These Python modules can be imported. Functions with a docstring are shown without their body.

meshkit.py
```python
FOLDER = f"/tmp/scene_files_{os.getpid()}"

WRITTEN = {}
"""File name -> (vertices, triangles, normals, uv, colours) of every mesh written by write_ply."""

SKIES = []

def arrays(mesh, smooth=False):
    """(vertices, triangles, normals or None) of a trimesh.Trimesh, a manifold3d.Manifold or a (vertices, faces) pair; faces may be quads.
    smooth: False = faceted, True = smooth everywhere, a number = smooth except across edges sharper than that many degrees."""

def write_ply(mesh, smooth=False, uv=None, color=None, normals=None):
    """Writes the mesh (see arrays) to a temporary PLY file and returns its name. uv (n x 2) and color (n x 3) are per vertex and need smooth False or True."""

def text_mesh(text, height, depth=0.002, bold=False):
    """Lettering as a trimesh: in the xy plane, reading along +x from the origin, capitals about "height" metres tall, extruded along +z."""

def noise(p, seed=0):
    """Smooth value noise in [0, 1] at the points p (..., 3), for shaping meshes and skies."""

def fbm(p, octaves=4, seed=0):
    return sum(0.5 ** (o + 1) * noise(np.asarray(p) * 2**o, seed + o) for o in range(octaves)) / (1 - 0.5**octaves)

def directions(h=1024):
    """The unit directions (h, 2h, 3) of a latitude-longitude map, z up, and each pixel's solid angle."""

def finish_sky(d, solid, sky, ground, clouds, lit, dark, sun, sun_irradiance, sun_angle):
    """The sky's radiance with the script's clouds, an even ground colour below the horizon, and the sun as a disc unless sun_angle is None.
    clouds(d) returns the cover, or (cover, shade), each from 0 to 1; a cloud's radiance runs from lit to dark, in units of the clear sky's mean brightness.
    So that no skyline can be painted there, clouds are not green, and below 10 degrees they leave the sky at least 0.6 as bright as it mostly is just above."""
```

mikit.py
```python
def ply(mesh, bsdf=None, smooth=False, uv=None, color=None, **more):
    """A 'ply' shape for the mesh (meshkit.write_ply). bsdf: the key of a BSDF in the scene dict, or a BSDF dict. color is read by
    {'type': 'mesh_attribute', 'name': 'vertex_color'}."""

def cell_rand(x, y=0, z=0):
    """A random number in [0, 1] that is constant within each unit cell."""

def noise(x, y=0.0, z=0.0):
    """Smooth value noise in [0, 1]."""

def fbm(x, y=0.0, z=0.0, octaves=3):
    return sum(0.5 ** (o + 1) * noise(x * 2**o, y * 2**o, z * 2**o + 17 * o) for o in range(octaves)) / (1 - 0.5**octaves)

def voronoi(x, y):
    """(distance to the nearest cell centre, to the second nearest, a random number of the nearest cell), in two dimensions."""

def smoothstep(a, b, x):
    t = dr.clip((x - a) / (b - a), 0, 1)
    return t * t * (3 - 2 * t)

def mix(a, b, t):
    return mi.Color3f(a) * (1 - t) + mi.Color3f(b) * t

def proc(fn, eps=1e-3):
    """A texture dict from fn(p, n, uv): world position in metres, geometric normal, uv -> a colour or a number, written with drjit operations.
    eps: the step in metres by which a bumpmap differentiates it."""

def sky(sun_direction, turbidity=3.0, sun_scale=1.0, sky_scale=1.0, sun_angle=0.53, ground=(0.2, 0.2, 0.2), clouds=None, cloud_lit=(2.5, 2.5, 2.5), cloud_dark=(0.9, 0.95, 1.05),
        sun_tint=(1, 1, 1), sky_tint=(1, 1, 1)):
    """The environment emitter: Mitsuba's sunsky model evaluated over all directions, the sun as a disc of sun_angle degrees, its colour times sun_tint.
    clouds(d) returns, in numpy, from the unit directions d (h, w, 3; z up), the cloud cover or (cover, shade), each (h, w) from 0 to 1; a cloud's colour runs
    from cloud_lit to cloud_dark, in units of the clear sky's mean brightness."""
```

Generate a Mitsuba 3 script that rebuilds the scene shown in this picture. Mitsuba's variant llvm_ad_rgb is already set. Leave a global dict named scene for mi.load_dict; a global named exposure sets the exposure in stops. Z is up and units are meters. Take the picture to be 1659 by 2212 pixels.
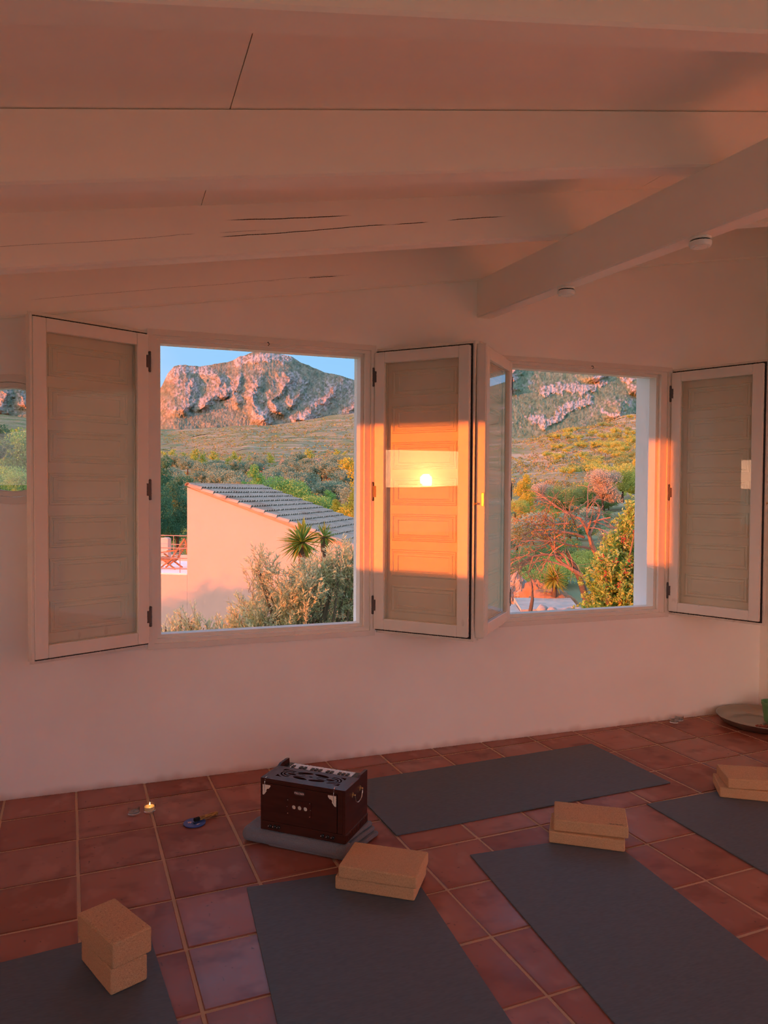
import math, random
import numpy as np
import trimesh, manifold3d
import drjit as dr
import mitsuba as mi
import shapely, shapely.geometry as sg
import mikit, meshkit
from mikit import noise, fbm, voronoi, cell_rand, smoothstep, mix, proc

T = mi.ScalarTransform4f
rng = np.random.default_rng(7)
scene, labels = {}, {}

# ------------------------------------------------------------------ camera
CAM = np.array([0.0, -3.8371, 1.4527])
YAW, PITCH, ROLL, FOCAL = math.radians(19.7564), math.radians(-1.61), math.radians(0.297), 1609.3
FWD = np.array([math.sin(YAW) * math.cos(PITCH), math.cos(YAW) * math.cos(PITCH), math.sin(PITCH)])
_r = np.array([math.cos(YAW), -math.sin(YAW), 0.0])
_u = np.cross(_r, FWD)
RIGHT = math.cos(ROLL) * _r + math.sin(ROLL) * _u
UP = -math.sin(ROLL) * _r + math.cos(ROLL) * _u
scene['camera'] = {'type': 'perspective', 'fov': math.degrees(2 * math.atan(829.5 / FOCAL)), 'fov_axis': 'x', 'near_clip': 0.05, 'far_clip': 20000.0,
                   'to_world': T().look_at(origin=CAM.tolist(), target=(CAM + FWD).tolist(), up=UP.tolist())}
exposure = 1.0

# ------------------------------------------------------------------ sky and sun (sunset, sun low to the left of the room)
SUN = np.array([-0.93592, -0.35183, 0.0145])
SUN = SUN / np.linalg.norm(SUN)


SKY_ONE = 67.0                                                        # brings the clear sky's mean brightness to one


def sky_clouds(d):
    """A thin sunset veil over the whole sky: bright and warm around the sun, paling to blue away from it, streaked near the sun."""
    c = np.clip(d @ SUN, -1, 1)
    off = np.degrees(np.arccos(c))
    el = np.degrees(np.arcsin(np.clip(d[..., 2], -1, 1)))
    streak = meshkit.fbm(np.stack([d[..., 0] * 7, d[..., 1] * 7, d[..., 2] * 130], -1), 4, 3)
    wisps = meshkit.fbm(np.stack([d[..., 0] * 5, d[..., 1] * 5, d[..., 2] * 14], -1), 4, 9)
    w = 0.80 * np.exp(-off / 0.9) + 0.09 * np.exp(-off / 5.0) * (0.0 + 2.0 * streak) + 0.105 * np.exp(-(off / 52.0) ** 2) * np.exp(-el / 45.0) * (0.7 + 0.6 * streak) + 0.010 * np.clip((c + 0.6) / 1.6, 0, 1) * np.exp(-el / 30.0)
    w = w + 0.012 * np.clip(wisps - 0.55, 0, 1) * (el < 40)
    return np.full(off.shape, 0.97), 1 - np.clip(w, 0, 1)


scene['sky'] = mikit.sky(SUN, turbidity=2.0, sun_scale=8.4, sky_scale=SKY_ONE, sun_angle=0.7, ground=(0.22, 0.2, 0.16), clouds=sky_clouds,
                         cloud_lit=(20.0, 8.2, 2.5), cloud_dark=(0.085, 0.265, 0.48), sun_tint=(1.0, 0.55, -0.9), sky_tint=(1.0, 1.0, 1.0))

# ------------------------------------------------------------------ helpers
def at(px, py, depth):
    """The point that lies 'depth' metres ahead of the photographer's place in the direction of a pixel."""
    return CAM + depth * (FWD + RIGHT * (px - 829.5) / FOCAL - UP * (py - 1106.0) / FOCAL)


_counter = {}


def new_key(key):
    """key, key_001, key_002 ... in the order of asking."""
    n = _counter.get(key, -1) + 1
    _counter[key] = n
    return key if n == 0 else f'{key}_{n:03d}'


def thing(name, label=None, category=None, group=None, kind=None):
    key = new_key(name)
    d = {}
    if label: d['label'] = label
    if category: d['category'] = category
    if group: d['group'] = group
    if kind: d['kind'] = kind
    if d: labels[key] = d
    return key


def add(name, mesh, mat, parent=None, smooth=False, label=None, kind=None, m=None, **more):
    """One entry of the scene. parent: the key of its thing or part. m: a 4 x 4 matrix applied to the mesh."""
    key = new_key(f'{parent}__{name}') if parent else new_key(name)
    if m is not None:
        mesh = moved(mesh, m)
    scene[key] = mikit.ply(mesh, mat, smooth, **more)
    d = {}
    if label: d['label'] = label
    if kind: d['kind'] = kind
    if d: labels[key] = d
    return key


def put(name, shape, parent=None, label=None, kind=None):
    key = new_key(f'{parent}__{name}') if parent else new_key(name)
    scene[key] = shape
    if label or kind:
        labels[key] = {k: v for k, v in (('label', label), ('kind', kind)) if v}
    return key


def moved(mesh, m):
    m = np.asarray(m, float)
    v = np.asarray(mesh.vertices) @ m[:3, :3].T + m[:3, 3]
    f = np.asarray(mesh.faces)
    if np.linalg.det(m[:3, :3]) < 0:
        f = f[:, ::-1]
    return trimesh.Trimesh(v, f, process=False)


def place(x, y, z=0.0, a=0.0, s=1.0):
    c, n = math.cos(a) * s, math.sin(a) * s
    return np.array([[c, -n, 0, x], [n, c, 0, y], [0, 0, s, z], [0, 0, 0, 1.0]])


def cat(*ms):
    ms = [m for m in (ms[0] if len(ms) == 1 and isinstance(ms[0], (list, tuple)) else ms)]
    return trimesh.util.concatenate(ms)


def shift(mesh, x=0, y=0, z=0):
    return trimesh.Trimesh(np.asarray(mesh.vertices) + [x, y, z], mesh.faces, process=False)


_hull_cache = {}


def bx(x0, x1, y0, y1, z0, z1, c=0.0):
    """A box with edges chamfered by c."""
    if c <= 0:
        m = trimesh.creation.box((x1 - x0, y1 - y0, z1 - z0))
        return shift(m, (x0 + x1) / 2, (y0 + y1) / 2, (z0 + z1) / 2)
    h = np.array([x1 - x0, y1 - y0, z1 - z0]) / 2
    c = min(c, h.min() * 0.9)
    pts = []
    for sx in (-1, 1):
        for sy in (-1, 1):
            for sz in (-1, 1):
                s = np.array([sx, sy, sz])
                for k in range(3):
                    e = h - c
                    e[k] = h[k]
                    pts.append(s * e)
    m = trimesh.convex.convex_hull(np.array(pts))
    return shift(m, (x0 + x1) / 2, (y0 + y1) / 2, (z0 + z1) / 2)


def rounded(hx, hy, hz, r, n=3):
    """A box with round edges, centred."""
    pts = []
    k = np.linspace(0, math.pi / 2, n + 1)
    for a in k:
        for b in k:
            d = np.array([math.cos(a) * math.cos(b), math.sin(a) * math.cos(b), math.sin(b)])
            for s in np.ndindex(2, 2, 2):
                s = np.array(s) * 2 - 1
                pts.append(s * (np.array([hx, hy, hz]) - r + r * d))
    return trimesh.convex.convex_hull(np.array(pts))


def lathe(profile, n=40):
    """Profile [(r, z) ...] turned about z."""
    p = np.array(profile, float)
    a = np.arange(n) * 2 * math.pi / n
    v = np.stack([np.outer(p[:, 0], np.cos(a)), np.outer(p[:, 0], np.sin(a)), np.repeat(p[:, 1:2], n, 1)], -1).reshape(-1, 3)
    f = []
    for i in range(len(p) - 1):
        for j in range(n):
            a0, a1, b0, b1 = i * n + j, i * n + (j + 1) % n, (i + 1) * n + j, (i + 1) * n + (j + 1) % n
            f += [[a0, a1, b1], [a0, b1, b0]]
    m = trimesh.Trimesh(v, f, process=True)
    m.update_faces(m.nondegenerate_faces())
    return m


def tube(points, radii, sides=6):
    p = np.asarray(points, float)
    radii = np.broadcast_to(np.asarray(radii, float), (len(p),))
    t = np.gradient(p, axis=0)
    t /= np.linalg.norm(t, axis=1, keepdims=True) + 1e-12
    ref = np.where(np.abs(t[:, 2:]) < 0.9, [0, 0, 1.0], [1.0, 0, 0])
    a = np.cross(t, ref); a /= np.linalg.norm(a, axis=1, keepdims=True) + 1e-12
    b = np.cross(t, a)
    an = np.arange(sides) * 2 * math.pi / sides
    v = (p[:, None] + radii[:, None, None] * (np.cos(an)[None, :, None] * a[:, None] + np.sin(an)[None, :, None] * b[:, None])).reshape(-1, 3)
    f = []
    for i in range(len(p) - 1):
        for j in range(sides):
            q = [i * sides + j, i * sides + (j + 1) % sides, (i + 1) * sides + (j + 1) % sides, (i + 1) * sides + j]
            f += [[q[0], q[1], q[2]], [q[0], q[2], q[3]]]
    n = len(v)
    v = np.vstack([v, p[0], p[-1]])
    for j in range(sides):
        f += [[n, (j + 1) % sides, j], [n + 1, n - sides + j, n - sides + (j + 1) % sides]]
    return trimesh.Trimesh(v, f, process=False)


def extrude(poly, h, z=0.0):
    m = trimesh.creation.extrude_polygon(poly, h, engine='earcut')
    return shift(m, 0, 0, z)


def sweep_yz(section, x0, x1, zfun):
    """A section [(y, z) ...] (counter-clockwise seen from +x) carried from x0 to x1, lifted by zfun(x)."""
    s = np.array(section, float)
    n = len(s)
    v = np.vstack([np.column_stack([np.full(n, x), s[:, 0], s[:, 1] + zfun(x)]) for x in (x0, x1)])
    f = []
    for i in range(n):
        j = (i + 1) % n
        f += [[i, j, n + j], [i, n + j, n + i]]
    f += [[0, k + 1, k] for k in range(1, n - 1)] + [[n, n + k, n + k + 1] for k in range(1, n - 1)]
    m = trimesh.Trimesh(v, f, process=False)
    if m.volume < 0:
        m.invert()
    return m


def to_mf(m):
    return manifold3d.Manifold(manifold3d.Mesh(np.asarray(m.vertices, np.float32), np.asarray(m.faces, np.uint32)))


def from_mf(m):
    q = m.to_mesh()
    return trimesh.Trimesh(q.vert_properties[:, :3], q.tri_verts, process=False)

# ------------------------------------------------------------------ materials
def principled(color, rough=0.5, **k):
    c = proc(color) if callable(color) else {'type': 'rgb', 'value': list(color)}
    r = proc(rough) if callable(rough) else float(rough)
    return {'type': 'principled', 'base_color': c, 'roughness': r, **k}


def two(b):
    return {'type': 'twosided', 'bsdf': b}


def bump(b, fn, scale=1.0, eps=1e-3):
    return {'type': 'bumpmap', 'arbitrary': proc(fn, eps), 'scale': float(scale), 'bsdf': b}


TH = math.radians(3.1566)
PITCH_T = 0.31
TO = np.array([-0.50282, 0.0682])                                    # a joint crossing of the floor grid


def tile_xy(p):
    x, y = p.x - float(TO[0]), p.y - float(TO[1])
    return (x * math.cos(TH) + y * math.sin(TH)) / PITCH_T, (-x * math.sin(TH) + y * math.cos(TH)) / PITCH_T


def tile_color(p, n, uv):
    u, v = tile_xy(p)
    r1, r2 = cell_rand(u, v, 1), cell_rand(u, v, 5)
    c = mix(mi.Color3f(0.225, 0.062, 0.032), mi.Color3f(0.30, 0.108, 0.072), r1)
    c = mix(c, mi.Color3f(0.28, 0.115, 0.085), smoothstep(0.55, 1.0, r2) * 0.7)
    blotch = fbm(p.x * 7 + r1 * 31, p.y * 11 + r2 * 17, 0.0, 4)
    c = mix(c, mi.Color3f(0.15, 0.03, 0.015), smoothstep(0.5, 0.78, blotch) * 0.65)
    pale = fbm(p.x * 13 + 40, p.y * 9 + 11, 2.0, 4)
    c = mix(c, mi.Color3f(0.36, 0.17, 0.125), smoothstep(0.55, 0.8, pale) * 0.45)
    pit = noise(p.x * 55 + 2 * blotch, p.y * 60 + 3 * pale, 3.0)
    c = mix(c, mi.Color3f(0.09, 0.035, 0.03), smoothstep(0.945, 0.985, pit) * 0.7)
    fu, fv = u - dr.floor(u), v - dr.floor(v)
    edge = dr.minimum(dr.minimum(fu, 1 - fu), dr.minimum(fv, 1 - fv))
    return mix(c, mi.Color3f(0.17, 0.042, 0.024), (1 - smoothstep(0.03, 0.11, edge + 0.05 * (blotch - 0.5))) * 0.35)


def tile_rough(p, n, uv):
    u, v = tile_xy(p)
    r = cell_rand(u, v, 9)
    return 0.20 + 0.16 * r + 0.26 * fbm(p.x * 8 + 3, p.y * 8, 1.0, 3)


def tile_relief(p, n, uv):
    return 0.0016 * fbm(p.x * 9, p.y * 9, 0.0, 3) + 0.0003 * noise(p.x * 90, p.y * 90, 0.0)


def plaster_color(p, n, uv):
    a = fbm(p.x * 1.3, p.y * 1.3, p.z * 1.3, 3)
    c = mix(mi.Color3f(0.89, 0.82, 0.73), mi.Color3f(0.85, 0.775, 0.68), smoothstep(0.35, 0.7, a))
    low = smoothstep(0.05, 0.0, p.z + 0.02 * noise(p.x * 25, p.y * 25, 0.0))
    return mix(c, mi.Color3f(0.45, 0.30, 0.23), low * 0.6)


def plaster_relief(p, n, uv):
    return 0.0026 * fbm(p.x * 26 + p.y * 26, p.z * 34, p.y * 3, 3) + 0.0011 * noise(p.x * 110 + p.y * 90, p.z * 130, 0.0) + 0.004 * fbm(p.x * 3, p.z * 3, p.y * 3, 2)


ZB0, ZBK = 2.647, 0.1712                                               # underside of the rafters: z = ZB0 + ZBK * (x - 1.931)


def beam_color(p, n, uv):
    """Cream paint; thin cracks along the faces of the rafters."""
    c = mix(mi.Color3f(0.88, 0.80, 0.70), mi.Color3f(0.84, 0.755, 0.65), fbm(p.x * 1.7, p.y * 9, p.z * 9, 3))
    h = p.z - (ZB0 + ZBK * (p.x - 1.931))
    wob = 0.012 * (fbm(p.x * 4.0, p.y * 1.0, 0.0, 3) - 0.5)
    side = smoothstep(0.5, 0.9, -n.y)
    gate = lambda a, b, y0, y1: smoothstep(a, a + 0.1, p.x) * (1 - smoothstep(b - 0.1, b, p.x)) * dr.select((p.y > y0) & (p.y < y1), 1.0, 0.0)
    dash = smoothstep(0.35, 0.55, noise(p.x * 9, 5.0, p.y * 3))
    line = lambda h0, s, w: 1 - smoothstep(w * 0.5, w, dr.abs(h - h0 - s * (p.x - 1.0) - wob))
    k = line(0.088, 0.02, 0.0022) * gate(0.35, 1.7, -0.83, -0.7) * dash
    k = dr.maximum(k, line(0.135, -0.01, 0.0026) * gate(0.4, 0.95, -0.83, -0.7))
    k = dr.maximum(k, line(0.10, 0.012, 0.0014) * gate(-0.6, 0.6, -0.83, -0.7) * 0.5 * dash)
    k = dr.maximum(k, line(0.075, 0.0, 0.0022) * gate(0.7, 1.3, -0.1, 0.1) * dash)
    k = dr.maximum(k, line(0.08, 0.004, 0.0012) * gate(-0.4, 1.2, -0.1, 0.1) * 0.45)
    return mix(c, mi.Color3f(0.06, 0.035, 0.025), k * side)


def wood_relief(p, n, uv):
    return 0.0008 * fbm(p.x * 4, p.y * 70, p.z * 70, 3) + 0.002 * fbm(p.x * 1.5, p.y * 4, p.z * 4, 2)


def cork_color(p, n, uv):
    a = noise(p.x * 520, p.y * 520, p.z * 520)
    b = noise(p.x * 400 + 9, p.y * 400, p.z * 400)
    c = mix(mi.Color3f(0.38, 0.205, 0.09), mi.Color3f(0.56, 0.34, 0.18), a)
    c = mix(c, mi.Color3f(0.19, 0.08, 0.03), smoothstep(0.74, 0.92, b) * 0.6)
    return mix(c, mi.Color3f(0.68, 0.46, 0.28), smoothstep(0.80, 0.95, noise(p.x * 330 + 4, p.y * 330 + 7, p.z * 330)) * 0.6)


def cork_relief(p, n, uv):
    return 0.0012 * noise(p.x * 300, p.y * 300, p.z * 300)


def rubber_color(p, n, uv):
    a = fbm(p.x * 60, p.y * 260, 0.0, 2)
    return mix(mi.Color3f(0.072, 0.088, 0.100), mi.Color3f(0.090, 0.110, 0.124), a)


def rubber_relief(p, n, uv):
    return 0.0006 * noise(p.x * 130, p.y * 520, 0.0) + 0.0004 * noise(p.x * 600, p.y * 600, 0.0) + 0.0035 * fbm(p.x * 2.2, p.y * 2.2, 0.0, 2)


def harm_color(p, n, uv):
    g = fbm(p.x * 9 + p.z * 3, p.z * 55, p.y * 9, 3)
    return mix(mi.Color3f(0.030, 0.0055, 0.0035), mi.Color3f(0.060, 0.013, 0.007), g)


def towel_color(p, n, uv):
    return mix(mi.Color3f(0.13, 0.14, 0.155), mi.Color3f(0.19, 0.20, 0.22), noise(p.x * 500, p.y * 500, p.z * 500))


def towel_relief(p, n, uv):
    return 0.0012 * noise(p.x * 420, p.y * 420, p.z * 420)


def cream_color(p, n, uv):
    g = fbm(p.x * 14, p.y * 14, p.z * 1.6, 3)
    c = mix(mi.Color3f(0.74, 0.665, 0.57), mi.Color3f(0.70, 0.615, 0.52), g)
    worn = smoothstep(0.74, 0.82, fbm(p.x * 30, p.y * 30, p.z * 9, 3)) * (1 - smoothstep(0.74, 0.84, p.z))
    return mix(c, mi.Color3f(0.34, 0.24, 0.17), worn * 0.35)


def bare_color(p, n, uv):
    g = fbm(p.x * 20, p.y * 20, p.z * 2.0, 3)
    return mix(mi.Color3f(0.70, 0.60, 0.45), mi.Color3f(0.62, 0.52, 0.38), g)


def palo_color(p, n, uv):
    g = fbm(p.x * 60, p.y * 240, p.z * 240, 3)
    return mix(mi.Color3f(0.55, 0.27, 0.07), mi.Color3f(0.22, 0.085, 0.02), smoothstep(0.4, 0.65, g))


scene['m_tile'] = bump(principled(tile_color, tile_rough, specular=0.55), tile_relief)
scene['m_grout'] = bump(principled((0.46, 0.30, 0.19), 0.9), lambda p, n, uv: 0.001 * noise(p.x * 160, p.y * 160, 0.0))
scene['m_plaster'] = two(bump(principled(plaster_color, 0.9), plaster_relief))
scene['m_outer_plaster'] = two(bump(principled((0.84, 0.88, 0.90), 0.95), lambda p, n, uv: 0.004 * fbm(p.x * 50 + p.y * 50, p.z * 50, 0.0, 3)))
scene['m_beam'] = two(bump(principled(beam_color, 0.55), wood_relief))
scene['m_cream'] = two(principled(cream_color, 0.42))
scene['m_bare'] = two(principled(bare_color, 0.55))
scene['m_dark_line'] = two(principled((0.012, 0.010, 0.010), 0.6))
scene['m_iron'] = two(principled((0.10, 0.085, 0.08), 0.5, metallic=0.6))
scene['m_brass'] = two(principled((0.70, 0.48, 0.22), 0.3, metallic=1.0))
scene['m_steel'] = two(principled((0.72, 0.70, 0.68), 0.28, metallic=1.0))
scene['m_pane'] = {'type': 'thindielectric', 'int_ior': 1.52, 'specular_transmittance': {'type': 'rgb', 'value': [0.86, 0.88, 0.82]}}
scene['m_glass'] = {'type': 'dielectric', 'int_ior': 1.5}
scene['m_cork'] = bump(principled(cork_color, 0.85), cork_relief, 1.0, 4e-4)
scene['m_rubber'] = bump(principled(rubber_color, 0.55, specular=0.4), rubber_relief, 1.0, 6e-4)
scene['m_harm'] = two(principled(harm_color, 0.30, specular=0.5, clearcoat=0.4, clearcoat_gloss=0.8))
scene['m_white_key'] = two(principled((0.78, 0.78, 0.80), 0.25))
scene['m_black_key'] = two(principled((0.015, 0.013, 0.013), 0.15))
scene['m_towel'] = two(bump(principled(towel_color, 0.95, sheen=0.5), towel_relief, 1.0, 4e-4))
scene['m_white_plastic'] = two(principled((0.80, 0.76, 0.70), 0.4))
scene['m_wax'] = two(principled((0.85, 0.60, 0.30), 0.5))
scene['m_residue'] = two(principled((0.22, 0.20, 0.19), 0.5))
scene['m_blue'] = two(principled((0.030, 0.085, 0.30), 0.35))
scene['m_palo'] = two(principled(palo_color, 0.8))
scene['m_char'] = two(principled((0.008, 0.007, 0.007), 0.9))
scene['m_pale_print'] = two(principled((0.60, 0.45, 0.42), 0.6))
scene['m_tray'] = two(bump(principled((0.42, 0.40, 0.36), 0.38, metallic=1.0), lambda p, n, uv: 0.004 * noise(p.x * 70, p.y * 70, p.z * 70)))
scene['m_green'] = two(principled((0.13, 0.30, 0.12), 0.45))
scene['m_petal'] = two(principled((0.30, 0.075, 0.04), 0.8))
scene['m_ivory'] = two(principled((0.72, 0.62, 0.50), 0.4))

# ------------------------------------------------------------------ the room
XL, XR, YB, WALL_T = -1.45, 4.07, -5.1, 0.245
zb = lambda x: ZB0 + ZBK * (x - 1.931)
RAFT = 0.20
OPEN_LEFT = (-1.90, -0.86, 1.07, 1.852)                               # the window in the left wall: y, y, z, z


def slanted_wall(x0, x1, y0, y1, z0):
    v = np.array([(x, y, z) for x in (x0, x1) for y in (y0, y1) for z in (z0, zb(x) + RAFT + 0.02)])
    return trimesh.convex.convex_hull(v)


W1 = dict(o=(0.1435, 1.3248, 0.664, 2.2376), i=(0.207, 1.247, 0.731, 2.176))
W2 = dict(o=(2.0926, 3.2988, 0.664, 2.2376), i=(2.170, 3.205, 0.731, 2.176))
ROUND = (-0.452, 1.682, 0.238, 0.30)                                  # the round window: x, z, radius of the glass, of its trim

front = to_mf(slanted_wall(XL - 0.25, XR + 0.25, 0.0, WALL_T, -0.25))
for w in (W1, W2):
    o, i = w['o'], w['i']
    front -= to_mf(bx(i[0] - 0.03, i[1] + 0.045, -0.1, 1, i[2] - 0.055, i[3] + 0.045))
cyl = trimesh.creation.cylinder(ROUND[2] + 0.03, 2.0, sections=64)
cyl = moved(cyl, [[1, 0, 0, ROUND[0]], [0, 0, -1, 0], [0, 1, 0, ROUND[1]], [0, 0, 0, 1]])
front -= to_mf(cyl)
add('wall_front', from_mf(front), 'm_plaster', kind='structure')
# rough white render on the outer side and in the outer reveals
for n, w in ((1, W1), (2, W2)):
    i = w['i']
    a = (i[0] - 0.03, i[1] + 0.045, i[2] - 0.055, i[3] + 0.045)
    r = 0.004
    pieces = [bx(a[1] - r, a[1] - 0.0005, 0.09, WALL_T + 0.02, a[2], a[3]), bx(a[0] + 0.0005, a[0] + r, 0.09, WALL_T + 0.02, a[2], a[3]),
              bx(a[0], a[1], 0.09, WALL_T + 0.02, a[3] - r, a[3] - 0.0005), bx(a[0] - 0.03, a[1] + 0.03, 0.09, WALL_T + 0.03, a[2] - 0.02, a[2] + 0.002, 0.002)]
    w['reveal'] = cat(pieces)

left = to_mf(bx(XL - 0.25, XL, YB - 0.25, 0.0, -0.25, zb(XL) + RAFT))
left -= to_mf(bx(XL - 1, XL + 1, *OPEN_LEFT))
left -= to_mf(bx(XL - 1, XL + 1, -5.0, -4.1, 0.0, 2.0))               # a doorway beside the photographer, standing open
add('wall_left', from_mf(left), 'm_plaster', kind='structure')
right = to_mf(bx(XR, XR + 0.25, YB - 0.25, 0.0, -0.25, zb(XR) + RAFT)) - to_mf(bx(XR - 1, XR + 1, -4.5, -2.95, 0.0, 2.6))   # a doorway beside the photographer
add('wall_right', from_mf(right), 'm_plaster', kind='structure')
back = to_mf(slanted_wall(XL, XR, YB - 0.25, YB, -0.25))
back -= to_mf(sweep_yz([(YB - 1, -0.04), (YB + 1, -0.04), (YB + 1, -3), (YB - 1, -3)], XL + 0.12, XR - 0.12, zb)) - to_mf(bx(-9, 9, -9, 0, -2, 0))  # the wide terrace doorway behind the photographer, standing open
add('wall_back', from_mf(back), 'm_plaster', kind='structure')

# ceiling: boards, rafters, cross beam
beam_len = 0.0
for n, (x0, x1) in enumerate(((XL - 0.25, 0.3185), (0.3215, 2.4), (2.403, XR + 0.25))):
    add('panel', sweep_yz([(YB - 0.2, RAFT + 0.003), (WALL_T, RAFT + 0.003), (WALL_T, RAFT + 0.025), (YB - 0.2, RAFT + 0.025)], x0, x1, zb), 'm_beam', 'ceiling')
scene['ceiling'] = mikit.ply(sweep_yz([(YB - 0.25, RAFT + 0.025), (WALL_T + 0.5, RAFT + 0.025), (WALL_T + 0.5, RAFT + 0.12), (YB - 0.25, RAFT + 0.12)], XL - 0.5, XR + 0.3, zb), 'm_beam')
labels['ceiling'] = {'kind': 'structure'}


def rafter(y0, y1, top=RAFT):
    c = 0.007
    return sweep_yz([(y0, c), (y0 + c, 0), (y1 - c, 0), (y1, c), (y1, top), (y0, top)], XL + 0.002, XR - 0.002, zb)


for y0, y1, top in ((-0.034, -0.001, RAFT + 0.003), (-0.795, -0.722, RAFT + 0.003), (-1.592, -1.497, RAFT - 0.0005), (-2.415, -2.322, RAFT + 0.002), (-3.19, -3.10, RAFT + 0.003), (-3.97, -3.88, RAFT + 0.003),
                    (-4.75, -4.66, RAFT + 0.003)):
    add('rafter', rafter(y0, y1, top), 'm_beam', 'ceiling')
GA, GD = np.array([1.932, 0.0]), np.array([0.1039, -0.9946])
GN = np.array([0.9946, 0.1039])
v = []
for s in (-0.01, 5.1):
    for o, z in ((0.0, 2.446), (0.006, 2.44), (0.084, 2.44), (0.09, 2.446), (0.09, None), (0.0, None)):
        q = GA + GD * s + GN * o
        v.append((q[0], q[1], zb(q[0]) - 0.0005 if z is None else z))
v = np.array(v)
f = []
for i in range(6):
    j = (i + 1) % 6
    f += [[i, j, 6 + j], [i, 6 + j, 6 + i]]
f += [[0, k + 1, k] for k in range(1, 5)] + [[6, 6 + k, 6 + k + 1] for k in range(1, 5)]
g = trimesh.Trimesh(v, f, process=False)
if g.volume < 0: g.invert()
add('cross_beam', g, 'm_beam', 'ceiling')

# floor: one entry for each tile in view, with sunk joints
def tile_poly(i, j):
    e = 0.0055
    q = np.array([(i * PITCH_T + e, j * PITCH_T + e), ((i + 1) * PITCH_T - e, j * PITCH_T + e), ((i + 1) * PITCH_T - e, (j + 1) * PITCH_T - e), (i * PITCH_T + e, (j + 1) * PITCH_T - e)])
    q = q + rng.uniform(-0.0016, 0.0016, (4, 2))
    c, s = math.cos(TH), math.sin(TH)
    return sg.Polygon(np.column_stack([TO[0] + c * q[:, 0] - s * q[:, 1], TO[1] + s * q[:, 0] + c * q[:, 1]]))


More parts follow.
